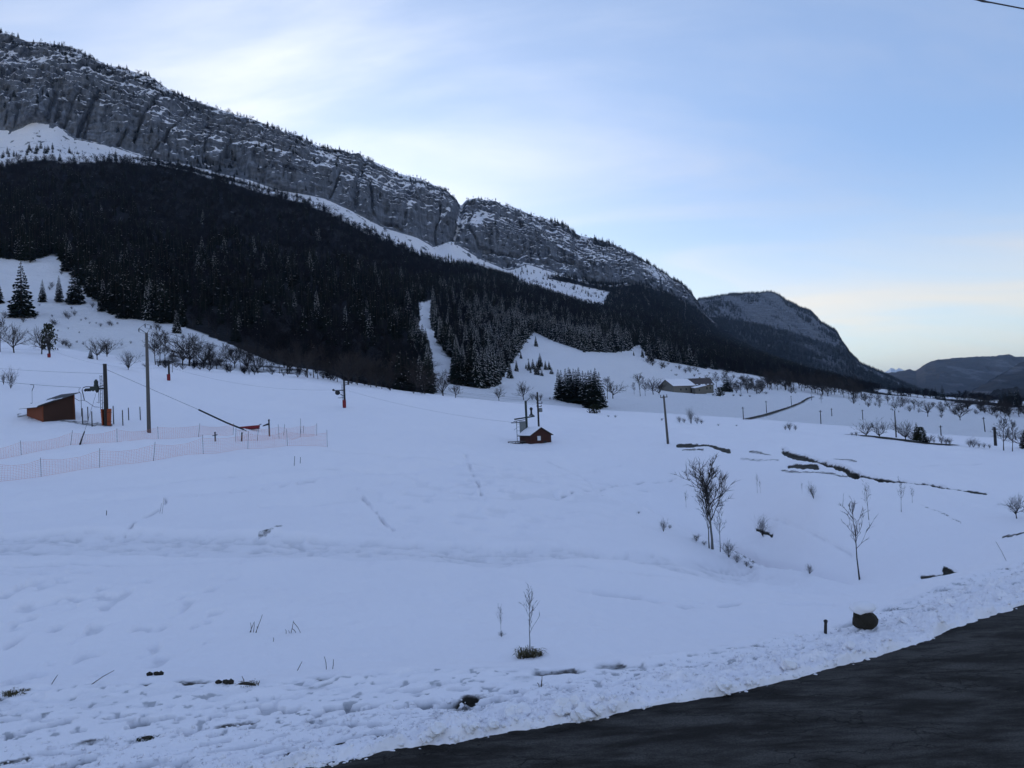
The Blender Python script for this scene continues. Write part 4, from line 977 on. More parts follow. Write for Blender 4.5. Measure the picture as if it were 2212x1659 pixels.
# ---- valley on the right
VT = 'bare trees of the valley hedges'
NUM = []
for vx in range(1582, 1660, 6):
    NUM.append(B(vx + random.uniform(-3, 3), 850 + random.uniform(-14, 2), random.uniform(16, 32), random.choice(['spread', 'tall', 'fan']), 'bare tree or bush in the scrub right of the farm', VT, after=250, parts=False, wide=1.2))
number(NUM, 'bare tree in the scrub right of the farm')
for i in range(70):
    vx = random.uniform(1655, 1862); vy = np.interp(vx, [1655, 1760, 1862], [838, 850, 862]) + random.uniform(-10, 3)
    B(vx, vy, random.uniform(28, 46), random.choice(['spread', 'tall', 'tall']), 'dark bare tree in the wood above the farm track bend', 'bare wood above the farm track', after=250, parts=False, wide=1.15)
NUM = []
for a, b, h, st in [(845, 800, 110, 'tall'), (895, 770, 90, 'tall'), (940, 770, 85, 'spread'), (1035, 785, 95, 'spread'), (1080, 790, 70, 'tall'), (1125, 805, 85, 'tall'), (1162, 805, 100, 'spread'), (1215, 790, 50, 'fan'), (1250, 790, 60, 'fan'), (1300, 820, 85, 'spread'), (1500, 838, 75, 'tall'), (1540, 838, 95, 'tall'), (1600, 838, 95, 'tall'), (1570, 838, 80, 'spread'), (1425, 820, 55, 'fan'), (1720, 835, 80, 'spread'), (930, 810, 45, 'shrub'), (965, 825, 50, 'shrub'), (880, 808, 25, 'shrub'), (790, 797, 12, 'shrub'), (1130, 865, 20, 'shrub'), (1075, 850, 25, 'shrub')]:
    NUM.append(B(1659 + .25 * a, 675 + .25 * b, h * .25, st, 'small bare tree in the hedge lines across the right valley', VT, after=150, parts=False, wide=1.15))
number(NUM, 'small bare tree in the right valley hedges')
for vx, vy, vh in ((1527, 838, 30), (1548, 836, 34), (1563, 838, 28), (1580, 842, 30), (1592, 845, 26)):
    B(vx, vy, vh, 'tall', 'bare tree rising just behind the farmhouse roof', 'bare trees behind the farmhouse', after=490, parts=False, wide=1.2)
B(2004, 900, 40, 'spread', 'round bare tree alone in the right valley, left of its twin', after=150)
B(2034, 903, 13, 'shrub', 'low round bush between the two lone valley trees', cat='shrub', name='shrub', after=150, wide=1.4)
B(2074, 908, 40, 'spread', 'lone dark bare tree, right of its twin in the right valley', after=150, wide=1.1)
B(1774, 870, 20, 'tall', 'small bare tree just right of the farm track bend', after=150)
for i in range(26):
    vx = random.uniform(2085, 2235); B(vx, np.interp(vx, [2085, 2235], [888, 902]) + random.uniform(-5, 2), random.uniform(20, 40), random.choice(['spread', 'tall', 'fan']), 'bare tree in the wood at the far right of the valley', 'wood at the far right', after=150, parts=False, wide=1.15)
for i in range(46):
    vx = random.uniform(1830, 2240); lo_ = np.interp(vx, [1830, 2000, 2240], [868, 884, 905])
    B(vx, lo_ + random.uniform(-10, 10), random.uniform(7, 24), random.choice(['spread', 'fan', 'tall', 'shrub']), 'small bare tree scattered over the far valley fields', 'scattered trees of the far valley', after=150, parts=False, wide=1.2)
B(1871, 942, 43, 'fan', 'leftmost fan-shaped bare tree of the hedge behind the right crest', wide=1.15)
B(1900, 944, 48, 'fan', 'round fan-shaped bare tree, second in the hedge behind the right crest', wide=1.1)
B(1956, 949, 55, 'fan', 'tallest fan-shaped bare tree, right of the tall hedge pole', wide=1.05)
B(1968, 951, 30, 'fan', 'dark low bush beneath the tallest fan-shaped tree', wide=1.2, cat='shrub', name='shrub')
bush(1989, 953, 30, 'dark evergreen bush right of the hedge conifer', wide=0.9)
C(1998, 955, 27, 'squat dark conifer right of the evergreen hedge bush', 4, wide=1.5)
B(2008, 956, 22, 'fan', 'dark low bush at the right end of the evergreen hedge', wide=1.4, cat='shrub', name='shrub')
NUM = []
for vx, vy, vh in ((2018, 957, 12), (2034, 959, 24), (2044, 960, 18), (2052, 961, 20), (1840, 941, 10), (1850, 942, 13), (2095, 966, 22), (2103, 967, 26), (2115, 967, 16), (2126, 968, 15), (2138, 969, 12)):
    NUM.append(B(vx, vy, vh, 'shrub', 'twiggy bare shrub along the road behind the right crest', 'roadside shrubs behind the crest', wide=1.3, cat='shrub', name='shrub'))
number(NUM, 'twiggy shrub by the road behind the crest')
B(2168, 973, 76, 'tall', 'tall bare tree with open branches near the right picture edge', wide=1.1, var=1)
B(2187, 975, 70, 'tall', 'bare tree twin, right of the tall open-branched one', var=2)
B(2208, 970, 50, 'spread', 'spreading bare tree at the right picture edge')
NUM = []
for vx, vy, vh, wd in ((1468, 913, 18, 1.3), (1478, 914, 15, 1.3), (1493, 916, 42, 0.8), (1506, 916, 22, 1.2), (1515, 916, 14, 1.4)):
    NUM.append(B(vx, vy, vh, 'shrub', 'bare shrub of the cluster right of the leaning grey pole', 'shrub cluster by the leaning pole', wide=wd, cat='shrub', name='shrub'))
number(NUM, 'bare shrub in the cluster right of the leaning grey pole')
NUM = []
for vx, vy, vh in ((1697, 929, 14), (1706, 930, 24), (1718, 930, 16)):
    NUM.append(B(vx, vy, vh, 'shrub', 'pale bare shrub below the farm track', 'shrubs below the farm track', wide=1.2, cat='shrub', name='shrub'))
number(NUM, 'pale bare shrub in the trio below the farm track')
NUM = []
for vx, vy, vh in ((1329, 902, 7), (1314, 901, 6), (1552, 920, 6), (1591, 921, 5), (1430, 909, 7)):
    NUM.append(B(vx, vy, vh, 'shrub', 'tiny dark shrub poking out of the snow on the middle crest', 'tiny shrubs on the crest', wide=1.8, cat='shrub', name='shrub', parts=False))
number(NUM, 'tiny dark shrub poking out of the snow on the middle crest')

# ---- foreground trees and saplings
B(1539, 1186, 206, 'birch', 'tall bare pale-stemmed tree on the edge of the gully', var=0, wide=1.05)
B(1532, 1184, 165, 'birch', 'second stem close left of the tall bare tree at the gully', var=1, wide=0.7, lean=(0, -0.06))
B(1556, 1192, 112, 'sapling', 'thin bare sapling right beside the tall gully tree', var=0, wide=0.9, lean=(0, 0.1))
B(1575, 1205, 45, 'shrub', 'bare scrub at the gully edge right of the tall tree', wide=1.2, cat='shrub', name='shrub')
B(1592, 1216, 26, 'shrub', 'low bare scrub farther down the gully edge', wide=1.5, cat='shrub', name='shrub')
for vx, vy, vh in ((1447, 1142, 11), (1504, 1170, 20), (1521, 1178, 13), (1613, 1224, 15), (1622, 1228, 9), (1380, 1110, 7)):
    B(vx, vy, vh, 'shrub', 'low dry scrub along the rim of the gully', 'scrub along the gully rim', wide=1.9, cat='shrub', name='shrub')
B(1433, 1149, 34, 'shrub', 'small bare shrub left of the tall gully tree', wide=0.9, cat='shrub', name='shrub')
B(1482, 1096, 38, 'sapling', 'thin twig plant behind and left of the tall gully tree', wide=0.9, cat='shrub', name='shrub')
B(1648, 1160, 54, 'shrub', 'dark shrub leaning right on the far gully bank', wide=0.9, lean=(0, 0.3), cat='shrub', name='shrub')
B(1636, 1065, 46, 'sapling', 'small paired sapling above the leaning shrub', wide=0.7)
B(1643, 1065, 30, 'sapling', 'shorter stem next to the small paired sapling', wide=0.7)
B(1758, 1078, 44, 'shrub', 'dark shrub leaning on the upper gully bank below the earth bank', wide=0.7, lean=(0, 0.2), cat='shrub', name='shrub')
B(1733, 1066, 26, 'sapling', 'faint thin sapling left of the upper bank shrub', wide=0.8)
B(1857, 1252, 184, 'sapling', 'slender bare tree standing in the gully bottom at right', var=1, wide=1.1)
B(1877, 1123, 90, 'sapling', 'bare sapling behind the slender gully tree', var=2, wide=0.9)
B(1947, 1106, 78, 'sapling', 'pale thin sapling under the end of the earth bank', var=0, wide=0.7)
B(1971, 1086, 36, 'sapling', 'short sapling right of the pale thin one', wide=0.9)
B(2196, 1120, 58, 'spread', 'small bare tree on the bank at the right picture edge', wide=0.95)
B(1749, 1240, 26, 'shrub', 'faint twigs in the gully left of the slender tree', wide=1.2, cat='shrub', name='shrub')
B(1145, 1417, 162, 'sapling', 'bare sapling in the front field with grass at its foot', var=2, wide=0.95)
B(1083, 1374, 70, 'sapling', 'smaller bare sapling left of the front field sapling', var=0, wide=0.75)
B(1083, 1376, 16, 'shrub', 'scrubby growth round the smaller sapling', wide=1.6, cat='shrub', name='shrub')

# ---- forest: sampled over the real slope, the nearest as individuals, the rest as one mass of each kind
nS = 95000
uu = RNG.uniform(-0.80, 0.80, nS); yy = np.sqrt(RNG.uniform(215 ** 2, 2150 ** 2, nS))
ci = np.clip(np.searchsorted(UC, uu), 1, NC - 1)
zz_ = np.full(nS, np.nan)
for c in np.unique(ci):
    m = ci == c; zz_[m] = np.interp(yy[m], GY[:fe + 1, c], GZ[:fe + 1, c])
px, py = proj(np.stack([uu * yy, yy, zz_], -1))
inF = inpoly(px, py, FPOLY)
keep = inF & (RNG.uniform(0, 1, nS) < np.clip(1.25 - yy / 4500, 0.55, 1))
D1 = [(-300, 380), (-50, 335), (330, 350), (700, 450), (900, 560), (1050, 600), (900, 600), (760, 560), (640, 560), (500, 500), (420, 560), (330, 480), (250, 420), (100, 360), (60, 420), (-300, 480)]
D2 = [(400, 705), (470, 705), (560, 735), (700, 748), (800, 758), (880, 775), (928, 800), (930, 860), (640, 815), (440, 750)]
D3 = [(1500, 780), (1700, 800), (1900, 838), (2150, 860), (2150, 880), (1700, 850), (1500, 800)]
pd = 0.14 + 0.35 * (fbm(uu * 14, yy / 160, 131, 3) > 0.1)
pd = np.where(inpoly(px, py, D1), 0.88, pd); pd = np.where(inpoly(px, py, D2), 0.96, pd); pd = np.where(inpoly(px, py, D3), 0.75, pd)
isD = RNG.uniform(0, 1, nS) < pd
con = [(u * y, y, z, (5.5 + 10.5 * RNG.beta(2.2, 2.4)) * np.interp(y, [220, 500, 1200, 2200], [0.95, 1.0, 0.9, 1.0]), x_) for u, y, z, x_, k in zip(uu, yy, zz_, px, keep & ~isD) if k]
dec = [(u * y, y, z, RNG.uniform(6.5, 10.5), x_) for u, y, z, x_, k in zip(uu, yy, zz_, px, keep & isD) if k]
def snowy(x_, y):         # stand of snow-dusted spruces above the meadow and right of the run
    return 0.85 * math.exp(-((x_ - 1270) / 190) ** 2) + 0.5 * math.exp(-((x_ - 1040) / 110) ** 2) + 0.04
# front row along the clearings, so that the wood has a clear border
def border(pts, step, h0, h1, off=0.0):
    for (x0, y0), (x1, y1) in zip(pts[:-1], pts[1:]):
        n = max(1, int(math.hypot(x1 - x0, y1 - y0) / step))
        for i in range(n):
            f = (i + random.random()) / n
            p = hit(x0 + (x1 - x0) * f, y0 + (y1 - y0) * f - off, 215)
            con.append((p.x, p.y, p.z, random.uniform(h0, h1), x0 + (x1 - x0) * f))
border([(-60, 558), (0, 556), (60, 562), (120, 547), (160, 582), (200, 640), (235, 668), (300, 690), (360, 692), (400, 708)], 8, 10, 18)
border([(860, 850), (928, 850), (922, 775), (893, 716)], 7, 8.5, 13)
border([(936, 655), (936, 700), (952, 742), (987, 782), (985, 830), (1040, 838), (1066, 830), (1088, 800), (1105, 775), (1120, 752), (1128, 740), (1150, 714)], 5, 9, 16)
border([(1150, 714), (1200, 736), (1260, 757), (1310, 760), (1350, 756), (1382, 742), (1405, 772), (1450, 782), (1520, 795)], 4.5, 11, 19)
con.sort(key=lambda a: -a[3] / a[1]); dec.sort(key=lambda a: -a[3] / a[1])
NI_C, NI_D = 215, 60
def where(x_):
    if x_ < 420: return 'in the dense dark wood above the left clearing'
    if x_ < 560: return 'in the dense wood above the bare thicket'
    if x_ < 740: return 'in the dense wood above the long bare tree row'
    if x_ < 850: return 'in the dense wood some way left of the ski run'
    if x_ < 930: return 'at the left border of the ski run'
    if x_ < 990: return 'at the right border of the ski run'
    if x_ < 1110: return 'in the forest block between the ski run and the meadow'
    if x_ < 1420: return 'in the snowy stand above the meadow'
    return 'in the dark wood above the farm'
for x, y, z, h, x_ in con[:NI_C]:
    v = 3 if random.random() < snowy(x_, y) else random.choice([0, 2, 2, 5, 5])
    big = h / y * 768 > 40
    put('spruce_tree', CON[v] if big else CON[v][2], (x, y, z - 0.2), h, random.uniform(0, 6.28), 'spruce ' + where(x_), 'tree', 'spruces of the dense forest', random.uniform(0.95, 1.2), parts=big)
for x, y, z, h, x_ in dec[:NI_D]:
    ms = random.choice(BARE['tall'])
    put('bare_tree', ms[3], (x, y, z - 0.2), h, random.uniform(0, 6.28), 'leafless tree ' + where(x_), 'tree', 'leafless trees of the forest', random.uniform(1.0, 1.4), parts=False)
con = con[NI_C:]; dec = dec[NI_D:]
# trees on talus, cliff ledges and the ridge
def scatter_rows(a, b, n, h0, h1, out, cond=None, umax=0.29):
    for _ in range(n):
        r = random.randrange(a, b); c = random.randrange(14, NC - 14)
        if UC[c] > umax: continue
        if cond is not None and not cond(r, c): continue
        out.append((GX[r, c], GY[r, c], GZ[r, c] - 0.4, random.uniform(h0, h1), 700))
tn = vnoise(GX / 60, GZ / 40, 141)
scatter_rows(sum(ROWS[:14]), fr, 900, 4, 11, con, lambda r, c: tn[r, c] > 0.2 or random.random() < 0.03)
scatter_rows(sum(ROWS[:14]), fr, 1500, 5, 10, con, lambda r, c: UC[c] > -0.03 and vnoise(GX[r:r + 1, c] / 40, GY[r:r + 1, c] / 40, 151)[0] > -0.05)
scatter_rows(sum(ROWS[:14]), fr, 900, 4, 8, dec, lambda r, c: UC[c] > -0.1 and vnoise(GX[r:r + 1, c] / 40, GY[r:r + 1, c] / 40, 152)[0] > 0.0)
scatter_rows(fr + 5, fe, 1300, 5, 12, con, lambda r, c: tn[r, c] > 0.2 or random.random() < 0.05)
scatter_rows(fr + 30, fe, 1400, 5, 9, dec, lambda r, c: tn[r, c] < 0.1 )
scatter_rows(fe - 26, fe + 3, 900, 5, 10, con, lambda r, c: vnoise(UC[c:c + 1] * 25, UC[c:c + 1] * 0, 143)[0] + 0.25 * random.random() > 0.02)
scatter_rows(fe - 30, fe + 3, 1300, 3, 7, dec)
scatter_rows(fe - 14, fe + 3, 2600, 8, 16, con, lambda r, c: 0.04 < UC[c] < 0.24 and vnoise(UC[c:c + 1] * 40, UC[c:c + 1] * 0, 145)[0] > -0.1)
scatter_rows(fr + 10, fe, 1500, 7, 14, con, lambda r, c: 0.1 < UC[c] < 0.22 and tn[r, c] > 0.1)
scatter_rows(sum(ROWS[:14]), fr, 700, 1.5, 4, dec)
# woods on the second mountain and the foot of the valley
for _ in range(9000):
    k = random.choice([1, 1, 1, 2, 3]); i = random.randrange(len(M2U)); t = random.random()
    if k == 3: k = 2; t = random.uniform(0.96, 1.02)
    elif k == 2 and random.random() < 0.6: continue
    y = M2K[k][0][i] + (M2K[k + 1][0][i] - M2K[k][0][i]) * t; z = M2K[k][1][i] + (M2K[k + 1][1][i] - M2K[k][1][i]) * t
    con.append((M2U[i] * y, y, z - 1, random.uniform(12, 20), 1700))

CONL = []
for i, (br, du, lv, lo, pw) in enumerate([(0.19, 0.02, 17, 0.03, 0.85), (0.165, 0.05, 17, 0.06, 0.8), (0.22, 0.04, 16, 0.03, 0.9), (0.18, 0.75, 17, 0.05, 0.85), (0.26, 0.04, 13, 0.02, 0.95), (0.15, 0.03, 15, 0.10, 0.75)]):
    tr_, cr_ = conifer_mesh('spruce', 300 + i, br * 1.1, du, lv, lo, pw)
    CONL.append(join('spruce', tr_, cr_, ['needles', 'snow_patch', 'bark'], 2))
for _ in range(5200):
    i = random.randrange(len(M2U)); t = random.random() ** 0.7; vxx = np.interp(M2U[i], [ray(1480, 660)[0], ray(1830, 760)[0]], [0, 1])
    if vnoise(np.array([M2U[i] * 60]), np.array([t * 5]), 181)[0] < -0.25 + 0.75 * vxx * (1.2 - t): continue
    y = M2K[2][0][i] + (M2K[3][0][i] - M2K[2][0][i]) * t; z = M2K[2][1][i] + (M2K[3][1][i] - M2K[2][1][i]) * t
    con.append((M2U[i] * y, y, z - 1, random.uniform(12, 20), 1700))
def forest_mass(name, pts, meshes, label, cat, wide, pick):
    """one object: points carrying size, turn and kind; geometry nodes set a tree on each"""
    pts = np.array(pts, float); n = len(pts)
    me = bpy.data.meshes.new(name); me.vertices.add(n); me.vertices.foreach_set('co', pts[:, :3].astype(np.float32).reshape(-1))
    def fa(k, a, ty='FLOAT'):
        at_ = me.attributes.new(k, ty, 'POINT'); at_.data.foreach_set('value', np.ascontiguousarray(a))
    fa('size', pts[:, 3].astype(np.float32)); fa('fat', (pts[:, 3] * RNG.uniform(*wide, n)).astype(np.float32)); fa('turn', RNG.uniform(0, 6.28, n).astype(np.float32))
    fa('sort', np.array([len(meshes) - 1 - pick(p) for p in pts], np.int32), 'INT')      # joined geometry comes last link first
    o = bpy.data.objects.new(name, me); tag(link(o), label, cat, kind='stuff')
    g = bpy.data.node_groups.new(name, 'GeometryNodeTree')
    g.interface.new_socket('Geometry', in_out='INPUT', socket_type='NodeSocketGeometry'); g.interface.new_socket('Geometry', in_out='OUTPUT', socket_type='NodeSocketGeometry')
    gi = N(g, 'NodeGroupInput'); go = N(g, 'NodeGroupOutput'); io = N(g, 'GeometryNodeInstanceOnPoints')
    gti = N(g, 'GeometryNodeJoinGeometry')
    for k, m in enumerate(meshes):
        src = bpy.data.objects.new(name + '_kind', m)         # never linked to the scene: only its mesh is used
        oi = N(g, 'GeometryNodeObjectInfo'); oi.inputs['Object'].default_value = src; oi.transform_space = 'ORIGINAL'
        ti = N(g, 'GeometryNodeGeometryToInstance'); g.links.new(oi.outputs['Geometry'], ti.inputs[0])
        g.links.new(ti.outputs[0], gti.inputs[0])
    def na(k, ty): 
        nn = N(g, 'GeometryNodeInputNamedAttribute', data_type=ty); nn.inputs[0].default_value = k; return nn
    a, f, tu, so = na('size', 'FLOAT'), na('fat', 'FLOAT'), na('turn', 'FLOAT'), na('sort', 'INT')
    cs = N(g, 'ShaderNodeCombineXYZ'); L(g, f, 'Attribute', cs, 0); L(g, f, 'Attribute', cs, 1); L(g, a, 'Attribute', cs, 2)
    cr_ = N(g, 'ShaderNodeCombineXYZ'); L(g, tu, 'Attribute', cr_, 2)
    L(g, gi, 0, io, 'Points'); L(g, gti, 0, io, 'Instance'); io.inputs['Pick Instance'].default_value = True
    L(g, so, 'Attribute', io, 'Instance Index'); L(g, cs, 0, io, 'Scale'); L(g, cr_, 0, io, 'Rotation'); L(g, io, 0, go, 0)
    md = o.modifiers.new('trees', 'NODES'); md.node_group = g
    return o
forest_mass('spruce_forest', con, CONL, 'dense spruce forest covering the mountain slope up to the cliffs', 'forest', (0.95, 1.25), lambda p: 3 if random.random() < snowy(p[4], p[1]) * (1 if p[1] < 640 else (0.45 if p[1] < 760 else 0.12)) else random.choice([0, 1, 2, 5, 1, 4]))
forest_mass('leafless_forest', dec, [b[3] for b in BARE['tall'] + BARE['spread'][:1]], 'dark leafless woods among the spruces on the mountain slope', 'forest', (1.1, 1.6), lambda p: random.randrange(5))

# ================================================================== BUILT THINGS
def local(p, rz=0.0):
    """place of a local point of a thing standing at p turned by rz"""
    return lambda x, y, z: (p[0] + x * math.cos(rz) - y * math.sin(rz), p[1] + x * math.sin(rz) + y * math.cos(rz), p[2] + z)
def sag(a, b, drop=0.0, n=14):
    a = Vector(a); b = Vector(b)
    return [tuple(a.lerp(b, i / n) + Vector((0, 0, -drop * 4 * (i / n) * (1 - i / n)))) for i in range(n + 1)]
def cable(name, pts, r, label, matname='dark_steel', cat='cable', group=None):
    o = MB().tube(pts, r, 5).build(name, matname, label=label, cat=cat, group=group)
    return o

# ---- red-brown shed on the left
p = hit(92, 911.5); rz = math.radians(52)
sh = empty('wooden_shed', p, rz, label='small red-brown wooden shed with a single-pitch roof half under snow', cat='shed')
Ls, Ws, h0, h1 = 2.62, 3.3, 1.42, 2.36
def top(x): return h0 + (h1 - h0) * x / Ls
th = 0.06
MB().hexa([(0, 0, -0.2), (Ls, 0, -0.2), (Ls, th, -0.2), (0, th, -0.2), (0, 0, h0), (Ls, 0, h1), (Ls, th, h1), (0, th, h0)]).build('side_wall', 'brown_planks', sh)
MB().hexa([(0, Ws - th, -0.2), (Ls, Ws - th, -0.2), (Ls, Ws, -0.2), (0, Ws, -0.2), (0, Ws - th, h0), (Ls, Ws - th, h1), (Ls, Ws, h1), (0, Ws, h0)]).build('side_wall', 'brown_planks', sh)
MB().box(0.0, th, th, Ws - th, -0.2, h0).build('low_wall', 'red_planks', sh)
MB().box(Ls - th, Ls, th, Ws - th, -0.2, h1).build('high_wall', 'brown_planks', sh)
for x, y in ((-0.02, -0.02), (Ls - 0.06, -0.02), (-0.02, Ws - 0.06)):
    MB().box(x, x + 0.09, y, y + 0.09, -0.2, top(max(x, 0)) - 0.01).build('corner_board', 'red_planks', sh)
sl = (h1 - h0) / Ls
def rz_(x, e): return h0 + sl * x + e
rf = MB(); n = 30
for i in range(n):        # corrugated sheet, ridges running down the slope
    y0 = -0.35 + (Ws + 0.7) * i / n; y1 = -0.35 + (Ws + 0.7) * (i + 1) / n; a = 0.035 * (i % 2); b = 0.035 * ((i + 1) % 2)
    x0, x1 = -0.55, Ls + 0.33
    rf.hexa([(x0, y0, rz_(x0, 0.02 + a)), (x1, y0, rz_(x1, 0.02 + a)), (x1, y1, rz_(x1, 0.02 + b)), (x0, y1, rz_(x0, 0.02 + b)), (x0, y0, rz_(x0, 0.04 + a)), (x1, y0, rz_(x1, 0.04 + a)), (x1, y1, rz_(x1, 0.04 + b)), (x0, y1, rz_(x0, 0.04 + b))])
roof = rf.build('roof', 'roof_sheet', sh)
sn = MB(); rr = []
for i in range(13):
    y = -0.33 + (Ws + 0.66) * i / 12; xe_ = 1.35 + 0.25 * math.sin(i * 1.3) + 0.12 * math.sin(i * 2.9)
    rr.append([(-0.57, y, rz_(-0.57, 0.07)), (-0.45, y, rz_(-0.45, 0.16)), (xe_ * 0.6, y, rz_(xe_ * 0.6, 0.15)), (xe_, y, rz_(xe_, 0.09)), (xe_ + .05, y, rz_(xe_ + .05, 0.06))])
flat = [q for r_ in rr for q in r_]
sn.add(flat, [(i * 5 + j, i * 5 + j + 1, i * 5 + j + 6, i * 5 + j + 5) for i in range(12) for j in range(4)]); sn.build('snow_cover', 'snow_patch', roof, smooth=True)

# ---- lift return tower with its head, ladder, padding
p = hit(230, 919.5); kk = 0.1953 * metres(1, p.y)
tw = empty('lift_tower', p, 0, label='dark ski lift return tower with orange padding beside the red shed', cat='lift tower')
MB().tube([(0, 0, -0.3), (0, 0, 2.6), (-0.02, 0, 5.35)], [0.19, 0.175, 0.15], 12).tube([(-0.02, 0, 5.35), (-0.02, 0, 5.40)], 0.165, 12).build('pole', 'dark_wood', tw, smooth=False)
pad = MB()
an = [math.radians(a_) for a_ in range(-52, 233, 19)]
for z0, z1, r0_, r1_ in ((0.0, 1.46, 0.36, 0.43),):
    b = len(pad.v)
    for a_ in an:
        for r_, z_ in ((r0_, z0), (r1_, z1), (r1_ - .1, z1), (r0_ - .1, z0)): pad.v.append((r_ * math.cos(a_), r_ * math.sin(a_), z_))
    for i in range(len(an) - 1):
        for j in range(4): pad.f.append((b + i * 4 + j, b + (i + 1) * 4 + j, b + (i + 1) * 4 + (j + 1) % 4, b + i * 4 + (j + 1) % 4)); pad.m.append(0)
    for i in (0, len(an) - 1): pad.f.append(tuple(b + i * 4 + j for j in range(4))); pad.m.append(0)
po = pad.build('padding', 'orange_pad', tw)
for z_ in (0.35, 1.15): MB().tube([((0.385 + z_ * .05) * math.cos(a_), (0.385 + z_ * .05) * math.sin(a_), z_) for a_ in an], 0.018, 5).build('strap', 'dark_steel', po)
ld = MB()
for x_ in (-0.40, -0.24): ld.tube([(x_, -0.12, 1.45), (x_, -0.12, 4.4)], 0.022, 6)
for i in range(10): ld.tube([(-0.40, -0.12, 1.6 + 0.3 * i), (-0.24, -0.12, 1.6 + 0.3 * i)], 0.014, 5)
for z_ in (2.0, 3.9): ld.tube([(-0.24, -0.12, z_), (0, 0, z_)], 0.02, 5)
ld.build('ladder', 'dark_steel', tw)
hd = MB(); hd.box(-1.75, 0.12, -0.07, 0.07, 3.18, 3.32); hd.tube([(-1.3, 0, 3.32), (-0.3, 0, 3.5), (0, 0, 3.6)], 0.03, 6); hd.box(-1.28, -0.62, -0.16, 0.16, 3.12, 3.42)
hd.build('arm', 'green_steel', tw)
MB().lathe([(0.10, 0), (0.19, 0.04), (0.19, 0.22), (0.15, 0.26), (0.17, 0.30), (0.17, 0.52), (0.10, 0.58), (0.10, 0.66)], (-0.82, 0, 3.40), 12).build('motor', 'green_steel', tw)
for x_ in (-1.72, -1.50, -1.32, -1.05):
    MB().tube([(x_, -0.12, 3.16), (x_, -0.04, 3.16)], 0.115, 14).build('pulley', 'dark_steel', tw)
MB().lathe([(0.02, -0.22), (0.12, -0.12), (0.16, 0.0)], (-0.75, 0, 3.12), 10).build('lower_cone', 'dark_steel', tw)
MB().tube([(-0.95, 0.05, 3.44), (-1.75, 0.05, 3.47), (-1.98, 0.05, 3.40), (-2.08, 0.05, 3.2), (-2.02, 0.05, 2.9), (-1.9, 0.05, 2.3)], 0.035, 7).build('bent_pipe', 'dark_steel', tw)
MB().tube([(-2.15, -0.1, 3.36), (-2.26, -0.1, 3.28), (-2.28, -0.1, 3.1), (-2.18, -0.1, 2.95), (-2.1, -0.1, 2.85), (-2.1, -0.1, 1.0), (-2.12, -0.1, 0.9)], 0.022, 6).build('tow_stick', 'dark_steel', tw)
MB().tube([(-0.55, -0.1, 3.15), (-0.55, -0.1, 1.98), (-0.75, -0.1, 2.08)], 0.022, 6).build('tow_stick', 'dark_steel', tw)
T = local(p)
cable('hose', [T(-2.6, -0.2, 2.5), T(-2.2, -0.2, 2.25), T(-1.9, -0.2, 2.3), T(-1.6, -0.2, 2.2), T(-1.2, -0.2, 1.9), T(-0.9, -0.2, 1.68), T(-0.45, -0.2, 1.62)], 0.02, 'loose black hose hanging between lift tower and red shed')
TWR = p.copy()
g = hit(172, 960.5)
gy = MB().tube([T(-0.75, -0.1, 2.95), tuple(g + Vector((0.35, 0.1, 1.0)))], 0.012, 5)
go_ = gy.build('guy_cable', 'dark_steel', label='steel guy cable running down to the front from the lift tower head', cat='cable')
MB().tube([tuple(g + Vector((0.35, 0.1, 1.0))), tuple(g + Vector((0.16, 0.03, 0.45)))], 0.045, 7).build('turnbuckle', 'dark_steel', go_)
MB().tube([tuple(g + Vector((0.16, 0.03, 0.45))), tuple(g + Vector((0.0, 0, -0.1)))], [0.05, 0.075], 7).build('anchor', 'dark_steel', go_)
# long guy with a black protective sleeve
A = hit(537, 932); tp = Vector(T(0, 0, 4.95)); B0 = at(430, 888, 0.34 * TWR.y + 0.66 * A.y)
f0 = (B0.x - tp.x) / (A.x - tp.x); mid_ = tp.lerp(A, f0)
go_ = MB().tube([tuple(tp), tuple(mid_)], 0.014, 5).build('guy_cable', 'dark_steel', label='long guy cable with black sleeve slanting right from the lift tower', cat='cable')
MB().tube([tuple(mid_ + Vector((0, 0, 0))), tuple(mid_.lerp(A, 0.55) + Vector((0, 0, -0.08))), tuple(A + Vector((-0.45, 0, 0.2)))], 0.075, 8).build('sleeve', 'dark_steel', go_)
MB().tube([tuple(A + Vector((-0.45, 0, 0.2))), tuple(A + Vector((0, 0, -0.1)))], [0.03, 0.06], 6).build('anchor', 'dark_steel', go_)
q = hit(541, 926.5)
sd = empty('rescue_sled', q, 0.1, label='red flat sled lying on the snow by the sleeve of the cable', cat='sled')
MB().hexa([(-0.75, -0.25, 0.02), (0.8, -0.25, 0.02), (0.8, 0.25, 0.02), (-0.75, 0.25, 0.02), (-1.15, -0.2, 0.24), (0.85, -0.3, 0.34), (0.85, 0.3, 0.34), (-1.15, 0.2, 0.24)]).build('hull', 'red_pad', sd)
for y_ in (-0.18, 0.18): MB().tube([(-0.7, y_, 0.0), (0.8, y_, 0.0)], 0.03, 6).build('runner', 'dark_steel', sd)
MB().tube([(0.85, -0.22, 0.36), (1.0, -0.22, 0.42), (1.0, 0.22, 0.42), (0.85, 0.22, 0.36)], 0.02, 6).build('handle', 'dark_steel', sd)
